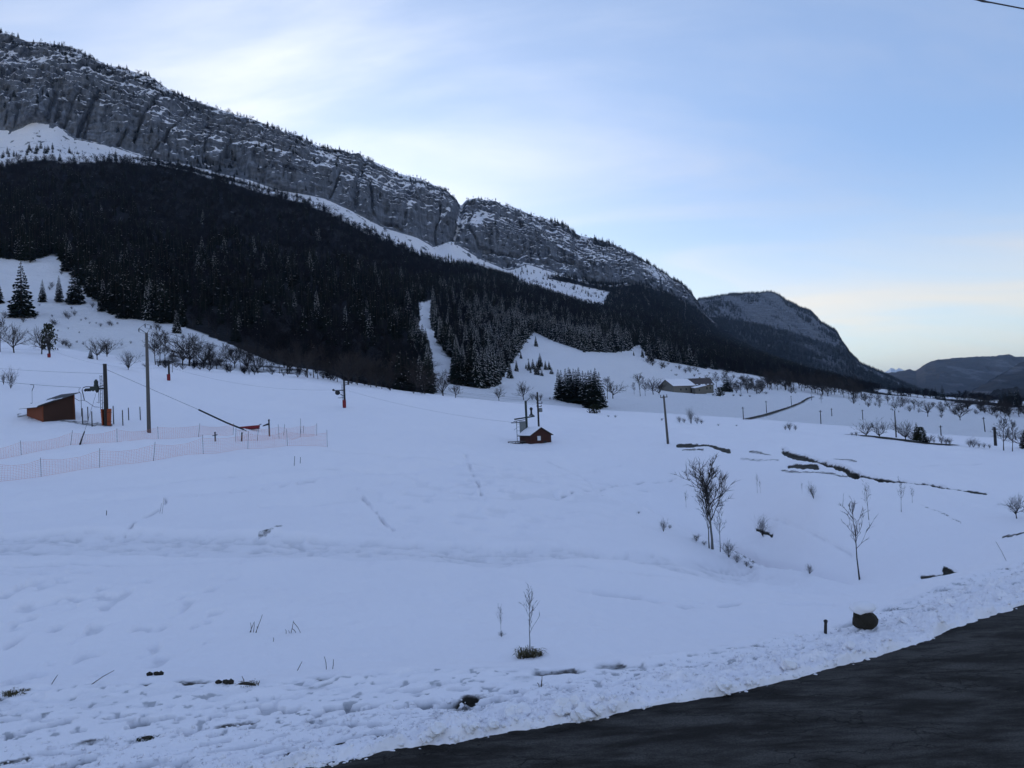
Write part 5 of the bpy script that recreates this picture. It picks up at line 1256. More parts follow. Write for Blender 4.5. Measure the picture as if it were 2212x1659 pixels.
# haul rope to the left with a waiting tow hanger
e1 = at(-120, 806, TWR.y + 22)
ropeL = sag(T(-2.1, -0.1, 3.42), e1, 0.25)
cable('haul_rope', ropeL, 0.014, 'thin haul rope running left from the lift tower over the red shed')
hp = Vector(ropeL[7])
u_, e_ = ray(63, 828); f_ = min(range(len(ropeL)), key=lambda i: abs(ropeL[i][0] / ropeL[i][1] - float(u_))); hp = Vector(ropeL[f_])
hn = empty('tow_hanger', hp, 0, label='single tow hanger hanging from the haul rope left of the shed', cat='tow hanger')
MB().tube([(-0.28, 0, 0.0), (0, 0, 0.0), (0.02, 0, -0.2), (-0.12, 0, -0.48), (-0.15, 0, -0.6)], 0.028, 6).build('hook', 'dark_steel', hn)
MB().tube([(-0.15, 0, -0.6), (-0.16, 0, -1.75)], 0.014, 5).build('rod', 'dark_steel', hn)
MB().tube([(-0.16, 0, -1.75), (-0.16, 0, -1.8)], 0.14, 10).build('seat_disc', 'dark_steel', hn)
cable('haul_rope', sag(T(-0.1, 0, 4.55), at(-100, 786, TWR.y + 40), 0.2), 0.010, 'fainter upper rope running left from the top of the lift tower')
# stakes round the tower
FS = 'wooden stakes round the lift tower'
sk = [(830, 910, 175), (915, 955, 175), (975, 920, 155), (1020, 985, 170), (1258, 960, 205), (1360, 975, 175), (1425, 915, 140), (1553, 915, 150)]
sl_ = ['leftmost wooden stake, beside the shed', 'second wooden stake from the shed', 'third wooden stake from the shed', 'wooden stake just left of the orange padding', 'wooden stake just right of the orange padding', 'second wooden stake right of the orange padding', 'third wooden stake right of the orange padding', 'rightmost wooden stake, left of the tall grey pole']
for (a, b, h), lb in zip(sk, sl_):
    q = hit(a * .1953, 729 + b * .1953); hh = h * .1953 * metres(1, q.y)
    MB().tube([(0, 0, -0.2), (-0.02, 0, hh * 0.96), (-0.02, 0, hh)], [0.045, 0.04, 0.02], 6).build('stake', 'dark_wood', loc=q, label=lb, cat='stake', group=FS)

# ---- tall utility poles
def bracket(o, z, s):
    MB().tube([(0, 0, z - 0.05 * s), (-0.62 * s, 0, z + 0.42 * s), (-0.08 * s, 0, z + 0.78 * s), (0.40 * s, 0, z + 0.62 * s), (0.08 * s, 0, z)], 0.035 * s, 6).build('bracket', 'grey_steel', o)
    for x_, zz2 in ((-0.64, 0.42), (-0.1, 0.76), (0.40, 0.62)):
        MB().lathe([(0.02, -0.30), (0.06, -0.24), (0.03, -0.18), (0.06, -0.12), (0.02, -0.02)], (x_ * s, 0, z + zz2 * s), 8).build('insulator', 'dark_steel', o)
q = hit(322, 934.5); P1 = q.copy(); hh = metres(216, q.y)
o = empty('utility_pole', q, 0, label='tall grey wooden pole with angled bracket, nearest on the left field', cat='utility pole')
MB().tube([(0, 0, -0.5), (0, 0, hh * 0.5), (0, 0, hh)], [0.165, 0.14, 0.115], 12).build('pole', 'grey_wood', o, smooth=True)
bracket(o, hh, 1.0)
P1T = [Vector((q.x + a_, q.y, q.z + hh + b_)) for a_, b_ in ((-0.64, 0.1), (-0.1, 0.45), (0.4, 0.3))]
q = hit(1443, 958.5); hh = metres(104, q.y); P2 = q.copy()
o = empty('utility_pole', q, 0, label='leaning grey pole on the snow right of the lift hut', cat='utility pole'); o.rotation_euler = (0, math.radians(-2.2), 0)
MB().tube([(0, 0, -0.5), (0, 0, hh * 0.5), (0, 0, hh)], [0.16, 0.135, 0.11], 10).build('pole', 'grey_wood', o, smooth=True)
MB().box(-0.45, 0.45, -0.05, 0.05, hh - 0.25, hh - 0.13).build('crossarm', 'grey_wood', o)
for x_ in (-0.38, 0.0, 0.38): MB().lathe([(0.03, 0), (0.06, 0.06), (0.03, 0.12), (0.05, 0.18), (0.02, 0.24)], (x_, 0, hh - 0.12), 8).build('insulator', 'dark_steel', o)
q = hit(1936, 945); hh = metres(58, q.y); P3 = q.copy()
o = empty('utility_pole', q, 0, label='tall pole with a forked top between the fan-shaped hedge trees', cat='utility pole')
MB().tube([(0, 0, -0.5), (0, 0, hh)], [0.15, 0.10], 9).build('pole', 'grey_wood', o, smooth=True); bracket(o, hh, 1.1)
SP = 'thin poles across the right valley'
for vx, vy, vh, lb in [(1606, 906, 27, 'thin valley pole at the left end of the farm track'), (1656, 892, 26, 'thin valley pole behind the middle of the farm track'), (1710, 879, 24, 'thin valley pole behind the upper farm track'), (1753, 865, 15, 'short thin pole at the farm track bend'),
                       (1773.5, 916, 30, 'thin pole in the field below the farm track bend'), (1797, 899, 17, 'short thin pole in the field right of the farm track'), (1864, 907, 22, 'thin pole above the leftmost fan-shaped tree'), (2033, 941, 22, 'thin pole above the twiggy roadside shrubs'), (2128, 933, 32, 'leaning thin pole in the field at right'), (2151, 966, 42, 'stout dark pole stub left of the tall bare tree at right')]:
    q = hit(vx, vy, 100); hh = metres(vh, q.y); r_ = 0.12 if vx < 2140 else 0.2
    o = empty('utility_pole', q, 0, label=lb, cat='utility pole', group=SP)
    if vx == 2128: o.rotation_euler = (0, math.radians(-3), 0)
    MB().tube([(0, 0, -0.4), (0, 0, hh)], [r_, r_ * 0.75], 7).build('pole', 'dark_wood', o)
    MB().box(-0.35, 0.35, -0.05, 0.05, hh - 0.35, hh - 0.24).build('crossarm', 'dark_wood', o)

# ---- red-based lift pylons on the slope
def pylon(vx, vy, vh, padv, label, arms):
    q = hit(vx, vy, 80); hh = metres(vh, q.y); ph = metres(padv, q.y)
    o = empty('lift_pylon', q, 0, label=label, cat='lift pylon', group='lift pylons on the slope')
    MB().tube([(0, 0, -0.4), (0, 0, hh)], [0.17, 0.14], 9).build('pole', 'dark_steel', o)
    MB().tube([(-0.05, -0.05, 0.0), (-0.05, -0.05, ph)], [0.25, 0.27], 10).build('padding', 'red_pad', o)
    if arms:
        m = MB(); m.box(-1.5, 0.05, -0.06, 0.06, hh * 0.62, hh * 0.62 + 0.12); m.tube([(-1.3, 0, hh * 0.62), (-0.3, 0, hh * 0.45), (0, 0, hh * 0.42)], 0.05, 6); m.tube([(-0.1, 0, hh * 0.9), (1.2, 0, hh * 0.9)], 0.05, 6); m.tube([(0, 0, hh * 0.80), (0.9, 0, hh * 0.9)], 0.04, 6)
        m.build('arm', 'dark_steel', o)
        MB().tube([(-1.0, -0.1, hh * 0.56), (-1.0, 0.1, hh * 0.56)], 0.36, 16).build('sheave', 'dark_steel', o)
        MB().tube([(-1.6, -0.08, hh * 0.66), (-1.6, 0.08, hh * 0.66)], 0.16, 12).build('sheave', 'dark_steel', o)
        MB().box(-0.95, -0.15, -0.2, 0.2, hh * 0.36, hh * 0.36 + 0.06).build('platform', 'dark_steel', o)
        m = MB()
        for x_ in (-0.34, -0.2): m.tube([(x_, -0.1, hh * 0.3), (x_, -0.1, hh * 0.85)], 0.02, 5)
        for i in range(9): m.tube([(-0.34, -0.1, hh * (0.32 + 0.06 * i)), (-0.2, -0.1, hh * (0.32 + 0.06 * i))], 0.014, 4)
        m.build('ladder', 'dark_steel', o)
    else:
        MB().box(-0.8, 0.8, -0.05, 0.05, hh * 0.86, hh * 0.86 + 0.1).build('arm', 'dark_steel', o)
    return Vector((q.x, q.y, q.z + hh * 0.66))
R1 = pylon(745, 881, 60, 17, 'lift pylon with red base padding in the middle of the snow slope', True)
R2 = pylon(365.5, 822, 44, 13.5, 'lift pylon with red base padding right of the tall grey pole', False)
R3 = pylon(107, 772, 26, 8, 'small reddish lift pylon on the crest above the red shed', False)

# ---- valley station: hut, drive, pole
q = hit(1169, 958); k6 = 0.25 * metres(1, q.y); rz = math.radians(30)
ht = empty('lift_hut', q, rz, label='red wooden lift hut with snowy gable roof', cat='hut')
W_, D_, e_, a_ = 1.62, 2.8, 1.12, 2.05
MB().add([(-W_, 0, -.3), (W_, 0, -.3), (W_, 0, e_), (0, 0, a_), (-W_, 0, e_), (-W_, .06, -.3), (W_, .06, -.3), (W_, .06, e_), (0, .06, a_), (-W_, .06, e_)], [(0, 1, 2, 3, 4), (9, 8, 7, 6, 5), (0, 5, 6, 1), (1, 6, 7, 2), (2, 7, 8, 3), (3, 8, 9, 4), (4, 9, 5, 0)]).build('gable_wall', 'red_boards', ht)
MB().add([(-W_, D_ - .06, -.3), (W_, D_ - .06, -.3), (W_, D_ - .06, e_), (0, D_ - .06, a_), (-W_, D_ - .06, e_), (-W_, D_, -.3), (W_, D_, -.3), (W_, D_, e_), (0, D_, a_), (-W_, D_, e_)], [(0, 1, 2, 3, 4), (9, 8, 7, 6, 5), (0, 5, 6, 1), (1, 6, 7, 2), (2, 7, 8, 3), (3, 8, 9, 4), (4, 9, 5, 0)]).build('gable_wall', 'red_boards', ht)
for s_1 in (-1, 1): MB().box(min(s_1 * W_, s_1 * (W_ - .06)), max(s_1 * W_, s_1 * (W_ - .06)), .06, D_ - .06, -.3, e_).build('side_wall', 'red_boards', ht)
for s_1 in (-1, 1):
    x1 = s_1 * (W_ + .22); z1 = e_ - .13
    P8 = [(0, -.25, a_ + .02), (x1, -.25, z1 + .02), (x1, D_ + .25, z1 + .02), (0, D_ + .25, a_ + .02)]
    if s_1 < 0: P8 = P8[::-1]
    rfo = MB().hexa(P8[::-1] + [(x, y, z + .07) for x, y, z in P8[::-1]]).build('roof', 'dark_wood', ht)
    x1 = s_1 * (W_ + .16); z1 = e_ - .09
    P8 = [(s_1 * .05, -.18, a_ + .08), (x1, -.18, z1 + .10), (x1, D_ + .2, z1 + .10), (s_1 * .05, D_ + .2, a_ + .08)]
    if s_1 < 0: P8 = P8[::-1]
    MB().hexa(P8[::-1] + [(x, y, z + .12) for x, y, z in P8[::-1]]).build('snow_cover', 'snow_patch', rfo)
wi = MB().box(-.55, -.05, -.03, -.003, .42, 1.0).build('window', 'window_pale', ht)
MB().box(-.60, 0.0, -.02, -.001, .37, .42).box(-.60, 0.0, -.02, -.001, 1.0, 1.05).build('frame', 'red_boards', wi)
MB().box(.45, .82, -.04, -.003, -.1, .34).build('hatch', 'dark_steel', ht)
pf = empty('loading_platform', local(q, 0)(-2.1, 0.3, 0), math.radians(0), label='low boarded loading platform left of the lift hut', cat='platform')
for i in range(3): MB().box(-2.3, 0.2, -.05 + .35 * i, .25 + .35 * i, .33, .40).build('board', 'grey_wood', pf)
for i in range(6): MB().box(-2.25 + .46 * i, -2.17 + .46 * i, -.04, .04, -.3, .33).build('post', 'dark_wood', pf)
MB().box(-2.3, .2, -.10, -.055, .12, .22).build('rail', 'dark_wood', pf)
d0 = Vector(local(q, 0)(-1.78, 2.6, 0)); d0.z = zat(d0.x, d0.y)
dv = empty('lift_drive', d0, 0, label='green steel lift drive tower with counterweight behind the red hut', cat='lift drive')
MB().tube([(0, 0, -.4), (0.02, 0, 5.5)], [.17, .16], 10).tube([(0.02, 0, 5.4), (.30, 0, 5.62), (.62, 0, 5.85)], .05, 6).build('pole', 'green_steel', dv)
MB().hexa([(-1.65, -.12, 2.95), (1.15, -.12, 3.28), (1.15, .12, 3.28), (-1.65, .12, 2.95), (-1.65, -.12, 3.15), (1.15, -.12, 3.46), (1.15, .12, 3.46), (-1.65, .12, 3.15)]).build('beam', 'green_steel', dv)
MB().lathe([(.36, 0), (.30, .12), (.16, .22), (.12, .5), (.13, .75), (.2, .85), (.21, 1.0), (.14, 1.12), (.04, 1.16)], (.72, 0, 3.44), 12).build('counterweight', 'dark_steel', dv)
MB().box(-.95, -.12, -.3, .3, 1.15, 2.75).build('motor_box', 'grey_steel', dv)
MB().hexa([(-1.75, -.5, 2.72), (-.2, -.5, 2.9), (-.2, .5, 2.9), (-1.75, .5, 2.72), (-1.75, -.5, 2.80), (-.2, -.5, 3.0), (-.2, .5, 3.0), (-1.75, .5, 2.80)]).build('canopy', 'green_steel', dv)
for x_, y_ in ((-1.35, -.4), (-1.35, .4)): MB().tube([(x_, y_, -.3), (x_, y_, 2.8)], .045, 6).build('leg', 'grey_steel', dv)
m = MB()
for z_ in (1.0, 1.5, 2.0, 2.4): m.tube([(-1.35, -.4, z_), (-.9, -.35, z_)], .02, 5)
m.tube([(-1.75, -.4, 1.6), (-1.35, -.4, 1.9)], .025, 5); m.build('railing', 'grey_steel', dv)
MB().tube([(-1.5, 0, 2.55), (-1.5, 0, 2.65)], .62, 18).build('bull_wheel', 'dark_steel', dv)
d1_ = Vector(local(q, 0)(-.10, 3.4, 0)); d1_.z = zat(d1_.x, d1_.y)
ep = empty('power_pole', d1_, 0, label='dark power pole with crossarms and transformer rising behind the lift hut', cat='utility pole')
hE = 6.7
MB().tube([(0, 0, -.4), (0, 0, hE)], [.15, .11], 9).build('pole', 'dark_wood', ep)
for z_, w_ in ((5.55, .5), (5.1, .62), (4.68, .5)):
    c_ = MB().box(-.18, w_, -.05, .05, z_, z_ + .09).build('crossarm', 'dark_wood', ep)
    for x_ in (-.12, w_ - .05): MB().lathe([(.03, 0), (.07, .05), (.03, .1), (.06, .16), (.02, .2)], (x_, 0, z_ + .09), 7).build('insulator', 'dark_steel', c_)
MB().lathe([(.18, 0), (.25, .05), (.25, .5), (.18, .56)], (.34, 0, 3.95), 12).build('transformer', 'grey_steel', ep)
P4T = [Vector((d1_.x + x_, d1_.y, d1_.z + z_)) for x_, z_ in ((-.12, 5.8), (.57, 5.35), (.45, 4.9))]
PL = 'power lines over the slope'
for i in range(3): cable('power_line', sag(P1T[i], P4T[i], 1.0), 0.007, ['lowest', 'uppermost', 'middle'][i] + ' thin power line from the tall left pole to the lift hut pole', group=PL)
r0_ = Vector((d0.x - 1.5, d0.y, d0.z + 2.6))
cable('haul_rope', [tuple(r0_)] + sag(r0_, R1, 0.6)[1:] + sag(R1, R2, 1.2)[1:] + sag(R2, R3, 1.2)[1:] + sag(R3, R3 + (R3 - R2), 1.0)[1:], 0.008, 'long haul rope from the lift drive past the red-based pylons')

# ---- farm
fq = hit(1455, 847, 250); kf = metres(1, fq.y); rzb = math.radians(30)
def gabled(name, loc, rz, Lb, Db, ev, rg, wallm, roofm, label, snow=False, over=0.45, windows=(), door=None, chim=None):
    o = empty(name, loc, rz, label=label, cat='building')
    t_ = .3
    MB().box(0, Lb, 0, t_, -1.5, ev).build('long_wall', wallm, o); MB().box(0, Lb, Db - t_, Db, -1.5, ev).build('long_wall', wallm, o)
    for x0 in (0, Lb - t_):
        x1 = x0 + t_
        MB().add([(x0, t_, -1.5), (x0, Db - t_, -1.5), (x0, Db - t_, ev), (x0, Db / 2, rg), (x0, t_, ev), (x1, t_, -1.5), (x1, Db - t_, -1.5), (x1, Db - t_, ev), (x1, Db / 2, rg), (x1, t_, ev)], [(4, 3, 2, 1, 0), (5, 6, 7, 8, 9), (0, 1, 6, 5), (1, 2, 7, 6), (2, 3, 8, 7), (3, 4, 9, 8), (4, 0, 5, 9)]).build('gable_wall', wallm, o)
    g_ = (rg - ev) / (Db / 2)
    for s_1 in (0, 1):
        ya, yb = (-over, Db / 2) if s_1 == 0 else (Db + over, Db / 2)
        za, zb = ev - g_ * over + .1, rg + .1
        P8 = [(-over, ya, za), (Lb + over, ya, za), (Lb + over, yb, zb), (-over, yb, zb)]
        if s_1: P8 = P8[::-1]
        r_ = MB().hexa(P8 + [(x, y, z + .2) for x, y, z in P8]).build('roof', roofm, o)
        if snow:
            P8 = [(-over + .1, ya + (.1 if s_1 == 0 else -.1), za + .27), (Lb + over - .1, ya + (.1 if s_1 == 0 else -.1), za + .27), (Lb + over - .1, yb, zb + .2), (-over + .1, yb, zb + .2)]
            if s_1: P8 = P8[::-1]
            MB().hexa(P8 + [(x, y, z + .3) for x, y, z in P8]).build('snow_cover', 'snow_patch', r_)
        elif s_1 == 0:
            for k_ in range(5):
                x0 = Lb * (.3 + .14 * k_) + random.uniform(-.4, .4)
                MB().hexa([(x0, ya + .1, za + .22), (x0 + 1.6, ya + .1, za + .22), (x0 + 1.3, ya + .9, za + .22 + .8 * g_), (x0 + .2, ya + .7, za + .22 + .6 * g_), (x0 + .1, ya + .15, za + .36), (x0 + 1.5, ya + .15, za + .36), (x0 + 1.2, ya + .8, za + .32 + .7 * g_), (x0 + .3, ya + .6, za + .32 + .5 * g_)]).build('snow_patch', 'snow_patch', r_)
    for x, z, w, h in windows:
        w1 = MB().box(x - w / 2, x + w / 2, -.05, -.003, z, z + h).build('window', 'window_dark', o)
        MB().box(x - w / 2 - .1, x + w / 2 + .1, -.12, -.004, z - .12, z - .004).build('sill', wallm, w1)
    if door:
        x, w, h = door; dd_ = MB().box(x - w / 2, x + w / 2, -.06, -.003, -.8, h).build('door', 'dark_wood', o)
        MB().box(x + w / 2 - .2, x + w / 2 - .1, -.1, -.062, 1.0, 1.1).build('handle', 'dark_steel', dd_)
    if chim: MB().box(chim - .35, chim + .35, Db / 2 - .3, Db / 2 + .3, rg - .3, rg + .9).build('chimney', wallm, o)
    return o
gabled('barn', fq, rzb, 16.2, 12.4, 12.5 * kf, 27 * kf, 'stone_wall', 'tile_roof', 'long pale stone barn with a snow-covered roof and bare gable', True, windows=[(5.5, .8, .9, 1.1), (9.5, .9, .9, 1.1)], door=(13.5, 1.6, 2.0))
LB = local(fq, rzb); hl = Vector(LB(15.2, 4.2, 0))
gabled('farmhouse', (hl.x + 0.6, hl.y + 1.0, fq.z + .3), math.radians(12), 15.2, 11.0, 13.0 * kf, 28 * kf, 'house_wall', 'tile_roof', 'farmhouse with dark tiled roof at the right end of the barn', False, windows=[(5.8, .8, 1.0, 1.3), (8.3, .8, 1.0, 1.3), (11.0, .8, 1.0, 1.3), (13.2, .9, 1.0, 1.2)], door=(9.7, 1.2, 2.1), chim=9.5)
an_ = Vector(LB(13.6, -1.0, 0))
ax = empty('lean_to', (an_.x, an_.y - 5.2, fq.z - .2), math.radians(12), label='low lean-to with a white snowy roof in front of the farmhouse', cat='building')
MB().hexa([(0, 0, -1.5), (6.8, 0, -1.5), (6.8, 4.2, -1.5), (0, 4.2, -1.5), (0, 0, 1.7), (6.8, 0, 2.9), (6.8, 4.2, 3.4), (0, 4.2, 2.2)]).build('wall', 'house_wall', ax)
rfo = MB().hexa([(-.4, -.4, 1.62), (7.0, -.4, 2.95), (7.0, 4.4, 3.45), (-.4, 4.4, 2.2), (-.4, -.4, 1.78), (7.0, -.4, 3.1), (7.0, 4.4, 3.6), (-.4, 4.4, 2.36)]).build('roof', 'tile_roof', ax)
MB().hexa([(-.35, -.35, 1.82), (6.95, -.35, 3.14), (6.95, 4.35, 3.64), (-.35, 4.35, 2.4), (-.35, -.35, 2.1), (6.95, -.35, 3.42), (6.95, 4.35, 3.9), (-.35, 4.35, 2.7)]).build('snow_cover', 'snow_patch', rfo)
MB().box(2.2, 2.9, -.06, -.003, .3, 1.2).build('window', 'window_dark', ax)
bush(1556, 856, 20, 'dark evergreen bush in front of the farmhouse', wide=1.2, after=250)
for vx, vy, vh in ((1500, 852, 6), (1540, 855, 6), (1585, 856, 6), (1600, 857, 7), (1620, 858, 6), (1640, 851, 7), (1655, 852, 8), (1718, 850, 6)):
    B(vx, vy, vh, 'shrub', 'low dark scrub on the snow in front of the farm', 'scrub in front of the farm', wide=2.2, cat='shrub', name='shrub', parts=False, after=250)

# ---- farm track and the road behind the right crest
def ribbon(name, vpts, w, matname, after=0.0, lift=0.12):
    P_ = [hit(x, y, after) for x, y in vpts]
    out = []
    for i, p_ in enumerate(P_):
        d = (P_[min(i + 1, len(P_) - 1)] - P_[max(i - 1, 0)]); d.z = 0; d.normalize(); n_ = Vector((-d.y, d.x, 0))
        out.append([tuple(p_ + n_ * (w * f) + Vector((0, 0, lift))) for f in (-.5, -.17, .17, .5)])
    return grid_object(name, np.array(out), matname, kind='structure')
tk = [(1612, 906), (1632, 901.5), (1655, 896), (1675, 889.5), (1692, 884), (1708, 878.5), (1720, 874), (1730, 869.5), (1737, 865), (1745, 860.5), (1756, 857)]
ribbon('farm_track', [(np.interp(i / 4, range(len(tk)), [a[0] for a in tk]), np.interp(i / 4, range(len(tk)), [a[1] for a in tk])) for i in range(4 * (len(tk) - 1) + 1)], 2.3, 'asphalt', 150, 0.12)
ribbon('lane', [(1835 + 14 * i, np.interp(1835 + 14 * i, [1830, 1900, 2000, 2070], [938.5, 945, 957.5, 963.5])) for i in range(17)], 1.6, 'asphalt', 60, 0.06)

# ---- orange safety nets along the piste
def net(stakes, hgt, label, seedn):
    P_ = [hit(x, y) for x, y in stakes]
    o = empty('safety_net', P_[len(P_) // 2], 0, label=label, cat='safety net'); c0 = P_[len(P_) // 2]
    rn = random.Random(seedn)
    tops = []
    for p_ in P_:
        ln_ = Vector((rn.uniform(-.04, .16), rn.uniform(-.05, .05), 1)).normalized(); hh_ = hgt * rn.uniform(1.05, 1.25)
        MB().tube([tuple(p_ - c0 - Vector((0, 0, .2))), tuple(p_ - c0 + ln_ * hh_)], .014, 6).build('stake', 'dark_steel', o); tops.append(p_ + ln_ * hgt)
    m = MB(); w_ = .0045
    for a, b, ta, tb in zip(P_[:-1], P_[1:], tops[:-1], tops[1:]):
        n_ = max(4, int((b - a).length / .16)); sgd = rn.uniform(.10, .28)
        def pt(f, v_):
            g0 = a.lerp(b, f); g0.z = zat(g0.x, g0.y); t0 = ta.lerp(tb, f) - Vector((0, 0, sgd * 4 * f * (1 - f)))
            return g0.lerp(t0, v_) - c0
        d = (b - a).normalized() * w_
        for i in range(n_ + 1):
            q0, q1 = pt(i / n_, 0.02), pt(i / n_, 1)
            m.add([q0 - d, q0 + d, q1 + d, q1 - d], [(0, 1, 2, 3)])
        ks = max(3, n_ // 6)
        for j in range(10):
            v_ = .03 + .97 * j / 9; up = Vector((0, 0, w_ * (1.6 if j in (0, 9) else 1)))
            pr = [pt(i / ks, v_) for i in range(ks + 1)]
            for i in range(ks): m.add([pr[i] - up, pr[i + 1] - up, pr[i + 1] + up, pr[i] + up], [(0, 1, 2, 3)])
    m.build('mesh', 'net_orange', o)
    return o
net([(-70, 1052), (-10, 1042), (89, 1030), (215, 1010), (331, 995.5), (439, 980.5), (535, 970), (621, 963), (707, 966)], 1.15, 'nearer orange safety net along the lower side of the piste', 3)
net([(-60, 1003), (46, 983), (152, 961.5), (253, 955), (342, 948.5), (428, 944), (503, 939.5)], 0.95, 'farther orange safety net below the tall grey pole', 4)
net([(508, 954), (555, 952), (603, 947.5), (648, 944.5), (684, 941)], 1.0, 'sagging orange net bundle round the marker posts at the right end of the piste', 5)
MK = [(582, 942.5, 35, 'marker post with small sign in the netted piste end', True), (465, 953, 18, 'short post with a dark cross-shaped marker on the piste', True), (522, 953, 17, 'plain short post by the net gap', False), (650, 936, 32, 'thin tall rod behind the net bundle', False), (655, 936, 16, 'short tilted rod next to the thin tall rod', False), (613, 940, 24, 'slim rod right of the marker post', False), (635.5, 1006, 20, 'thin leaning stick in the snow below the nets', False), (648.5, 1001, 13, 'shorter leaning stick below the nets', False), (230, 1113, 9, 'tiny dark peg in the open field', False), (1783, 1368, 24, 'small dark post at the verge left of the snow-capped stump', False)]
for vx, vy, vh, lb, sg in MK:
    q = hit(vx, vy); hh = metres(vh, q.y)
    o = empty('marker_post', q, 0, label=lb, cat='post'); o.rotation_euler = (0, random.uniform(-.02, .14) if not sg else 0, 0)
    rr_ = .07 if vx == 582 else (.06 if vx in (465, 522) else .018)
    if vx == 1783: rr_ = .035
    MB().tube([(0, 0, -.15), (0, 0, hh * .97), (0, 0, hh)], [rr_, rr_ * .9, rr_ * .5], 7).build('shaft', 'dark_wood', o)
    MB().lathe([(rr_ * 1.15, 0), (rr_ * 1.25, rr_), (rr_ * .6, rr_ * 1.6)], (0, 0, hh * .97), 7).build('cap', 'dark_steel', o)
    if sg: MB().hexa([(-.55 if vx == 582 else -.2, -.1, hh * .62), (.0 if vx == 582 else .22, -.1, hh * .70), (.0 if vx == 582 else .22, -.07, hh * .70), (-.55 if vx == 582 else -.2, -.07, hh * .62), (-.5 if vx == 582 else -.2, -.1, hh * .70), (.0 if vx == 582 else .22, -.1, hh * .82), (.0 if vx == 582 else .22, -.07, hh * .82), (-.5 if vx == 582 else -.2, -.07, hh * .70)]).build('sign', 'dark_steel', o)

# ---- foreground bits
def lumpy(seed, r, flat=0.7, sub=2, rough=.28):
    import bmesh
    bm = bmesh.new(); bmesh.ops.create_icosphere(bm, subdivisions=sub, radius=1.0)
    o_ = np.random.default_rng(seed).uniform(-50, 50, 2)
    for v in bm.verts:
        c = v.co
        n_ = 1 + rough * 2 * (fbm(np.array([c.x * 1.4 + o_[0] + c.z]), np.array([c.y * 1.4 + o_[1] - c.z * .7]), 7, 3)[0])
        v.co = Vector((c.x * n_ * r, c.y * n_ * r, c.z * n_ * r * flat))
    vs_ = [tuple(v.co) for v in bm.verts]; fs_ = [tuple(v.index for v in f.verts) for f in bm.faces]; bm.free()
    return vs_, fs_
q = hit(1866, 1352); st = empty('tree_stump', q, 0, label='dark mossy stump with a cap of snow at the roadside on the right', cat='stump')
vs_, fs_ = lumpy(11, .25, .85, 3, .22); m = MB(); m.add([(x, y, z + .12) for x, y, z in vs_], fs_); m.build('trunk', 'earth', st)
vs_, fs_ = lumpy(5, .27, .55, 3, .3); MB().add([(x * .85, y * .85 + .03, z * .8 + .37) for x, y, z in vs_], fs_).build('snow_cap', 'snow_patch', st, smooth=True)
def tuft(vx, vy, r, n_, hgt, label, matname='dry_grass'):
    q = hit(vx, vy); rn = random.Random(int(vx)); m = MB()
    for i in range(n_):
        a_ = rn.uniform(0, 6.28); rr_ = r * math.sqrt(rn.random()); l_ = hgt * rn.uniform(.5, 1.2); le = rn.uniform(.2, 1.1); b_ = rn.uniform(0, 6.28)
        x, y = rr_ * math.cos(a_) * 1.5, rr_ * math.sin(a_)
        w_ = .006; p0 = Vector((x, y, -.03)); p1 = p0 + Vector((math.cos(b_) * l_ * le * .5, math.sin(b_) * l_ * le * .5, l_ * .7)); p2 = p1 + Vector((math.cos(b_) * l_ * le * .6, math.sin(b_) * l_ * le * .6, -l_ * .15 * le))
        s_1 = Vector((-math.sin(b_) * w_, math.cos(b_) * w_, 0))
        m.add([p0 - s_1, p0 + s_1, p1 + s_1, p1 - s_1, p2], [(0, 1, 2, 3), (3, 2, 4)])
    o = empty('grass_tuft', q, 0, label=label, cat='grass tuft')
    m.build('blades', matname, o)
    vs_, fs_ = lumpy(int(vx) + 3, r * .5, .3, 2, .6); MB().add([(x * 1.5, y, z * .8) for x, y, z in vs_], fs_).build('sod', 'earth', o)
    return o
tuft(1143, 1418, .19, 260, .26, 'dark grass tuft at the foot of the front sapling')
tuft(36, 1497, .17, 200, .12, 'dark grass tuft in the verge at the left picture edge')
tuft(528, 1478, .20, 160, .08, 'flattened grass strip showing at the verge edge left of centre')
tuft(318, 1592, .14, 120, .06, 'greenish grass poking through the verge at lower left', 'dark_leaf')
for vx, vy, lb in ((336, 1459, 'dark earth clod at the verge edge on the left'), (486, 1477, 'dark earth clods right beside the flattened grass strip')):
    q = hit(vx, vy); o = empty('earth_clod', q, 0, label=lb, cat='earth clod')
    for i, (x, y, r_) in enumerate([(-.12, 0, .075), (.02, .03, .06), (.12, -.01, .07), (.05, -.04, .04), (-.02, .05, .05)]):
        vs_, fs_ = lumpy(40 + i, r_, .8, 1, .4); MB().add([(a + x, b + y, c + .03) for a, b, c in vs_], fs_).build('lump', 'earth', o)
def stalks(vx, vy, segs, label):
    q = hit(vx, vy); o = empty('dry_stalks', q, 0, label=label, cat='dry stalks'); k_ = metres(1, q.y)
    for (x0, y0, x1, y1) in segs:
        MB().tube([((x0) * k_, 0, -y0 * k_ - .02), ((x0 + x1) / 2 * k_ + .01, .02, -(y0 + y1) / 2 * k_ + .01), (x1 * k_, .03, -y1 * k_)], [.008, .007, .005], 5).build('stalk', 'dry_stalk', o)
    return o
stalks(545, 1366, [(-3, 0, -4, -20), (2, 0, 4, -22), (6, 2, 22, -36), (-6, 0, 3, -20), (8, 0, 10, -12)], 'cluster of dry stalks with one long slanting stem in the front field')
stalks(628, 1368, [(0, 0, 6, -26), (6, -26, 22, 4), (3, -12, 12, 4), (-10, 0, -12, -8), (-4, 3, -5, -6)], 'bent dry stalk folded like a tent in the front field')
stalks(590, 1386, [(0, 0, 0, -8)], 'tiny dry stalk below the bent one')
stalks(705, 1446, [(0, 0, -4, -26), (12, 6, 15, -20), (-62, -2, -52, -18)], 'thin dry stems at the verge edge left of the sapling')
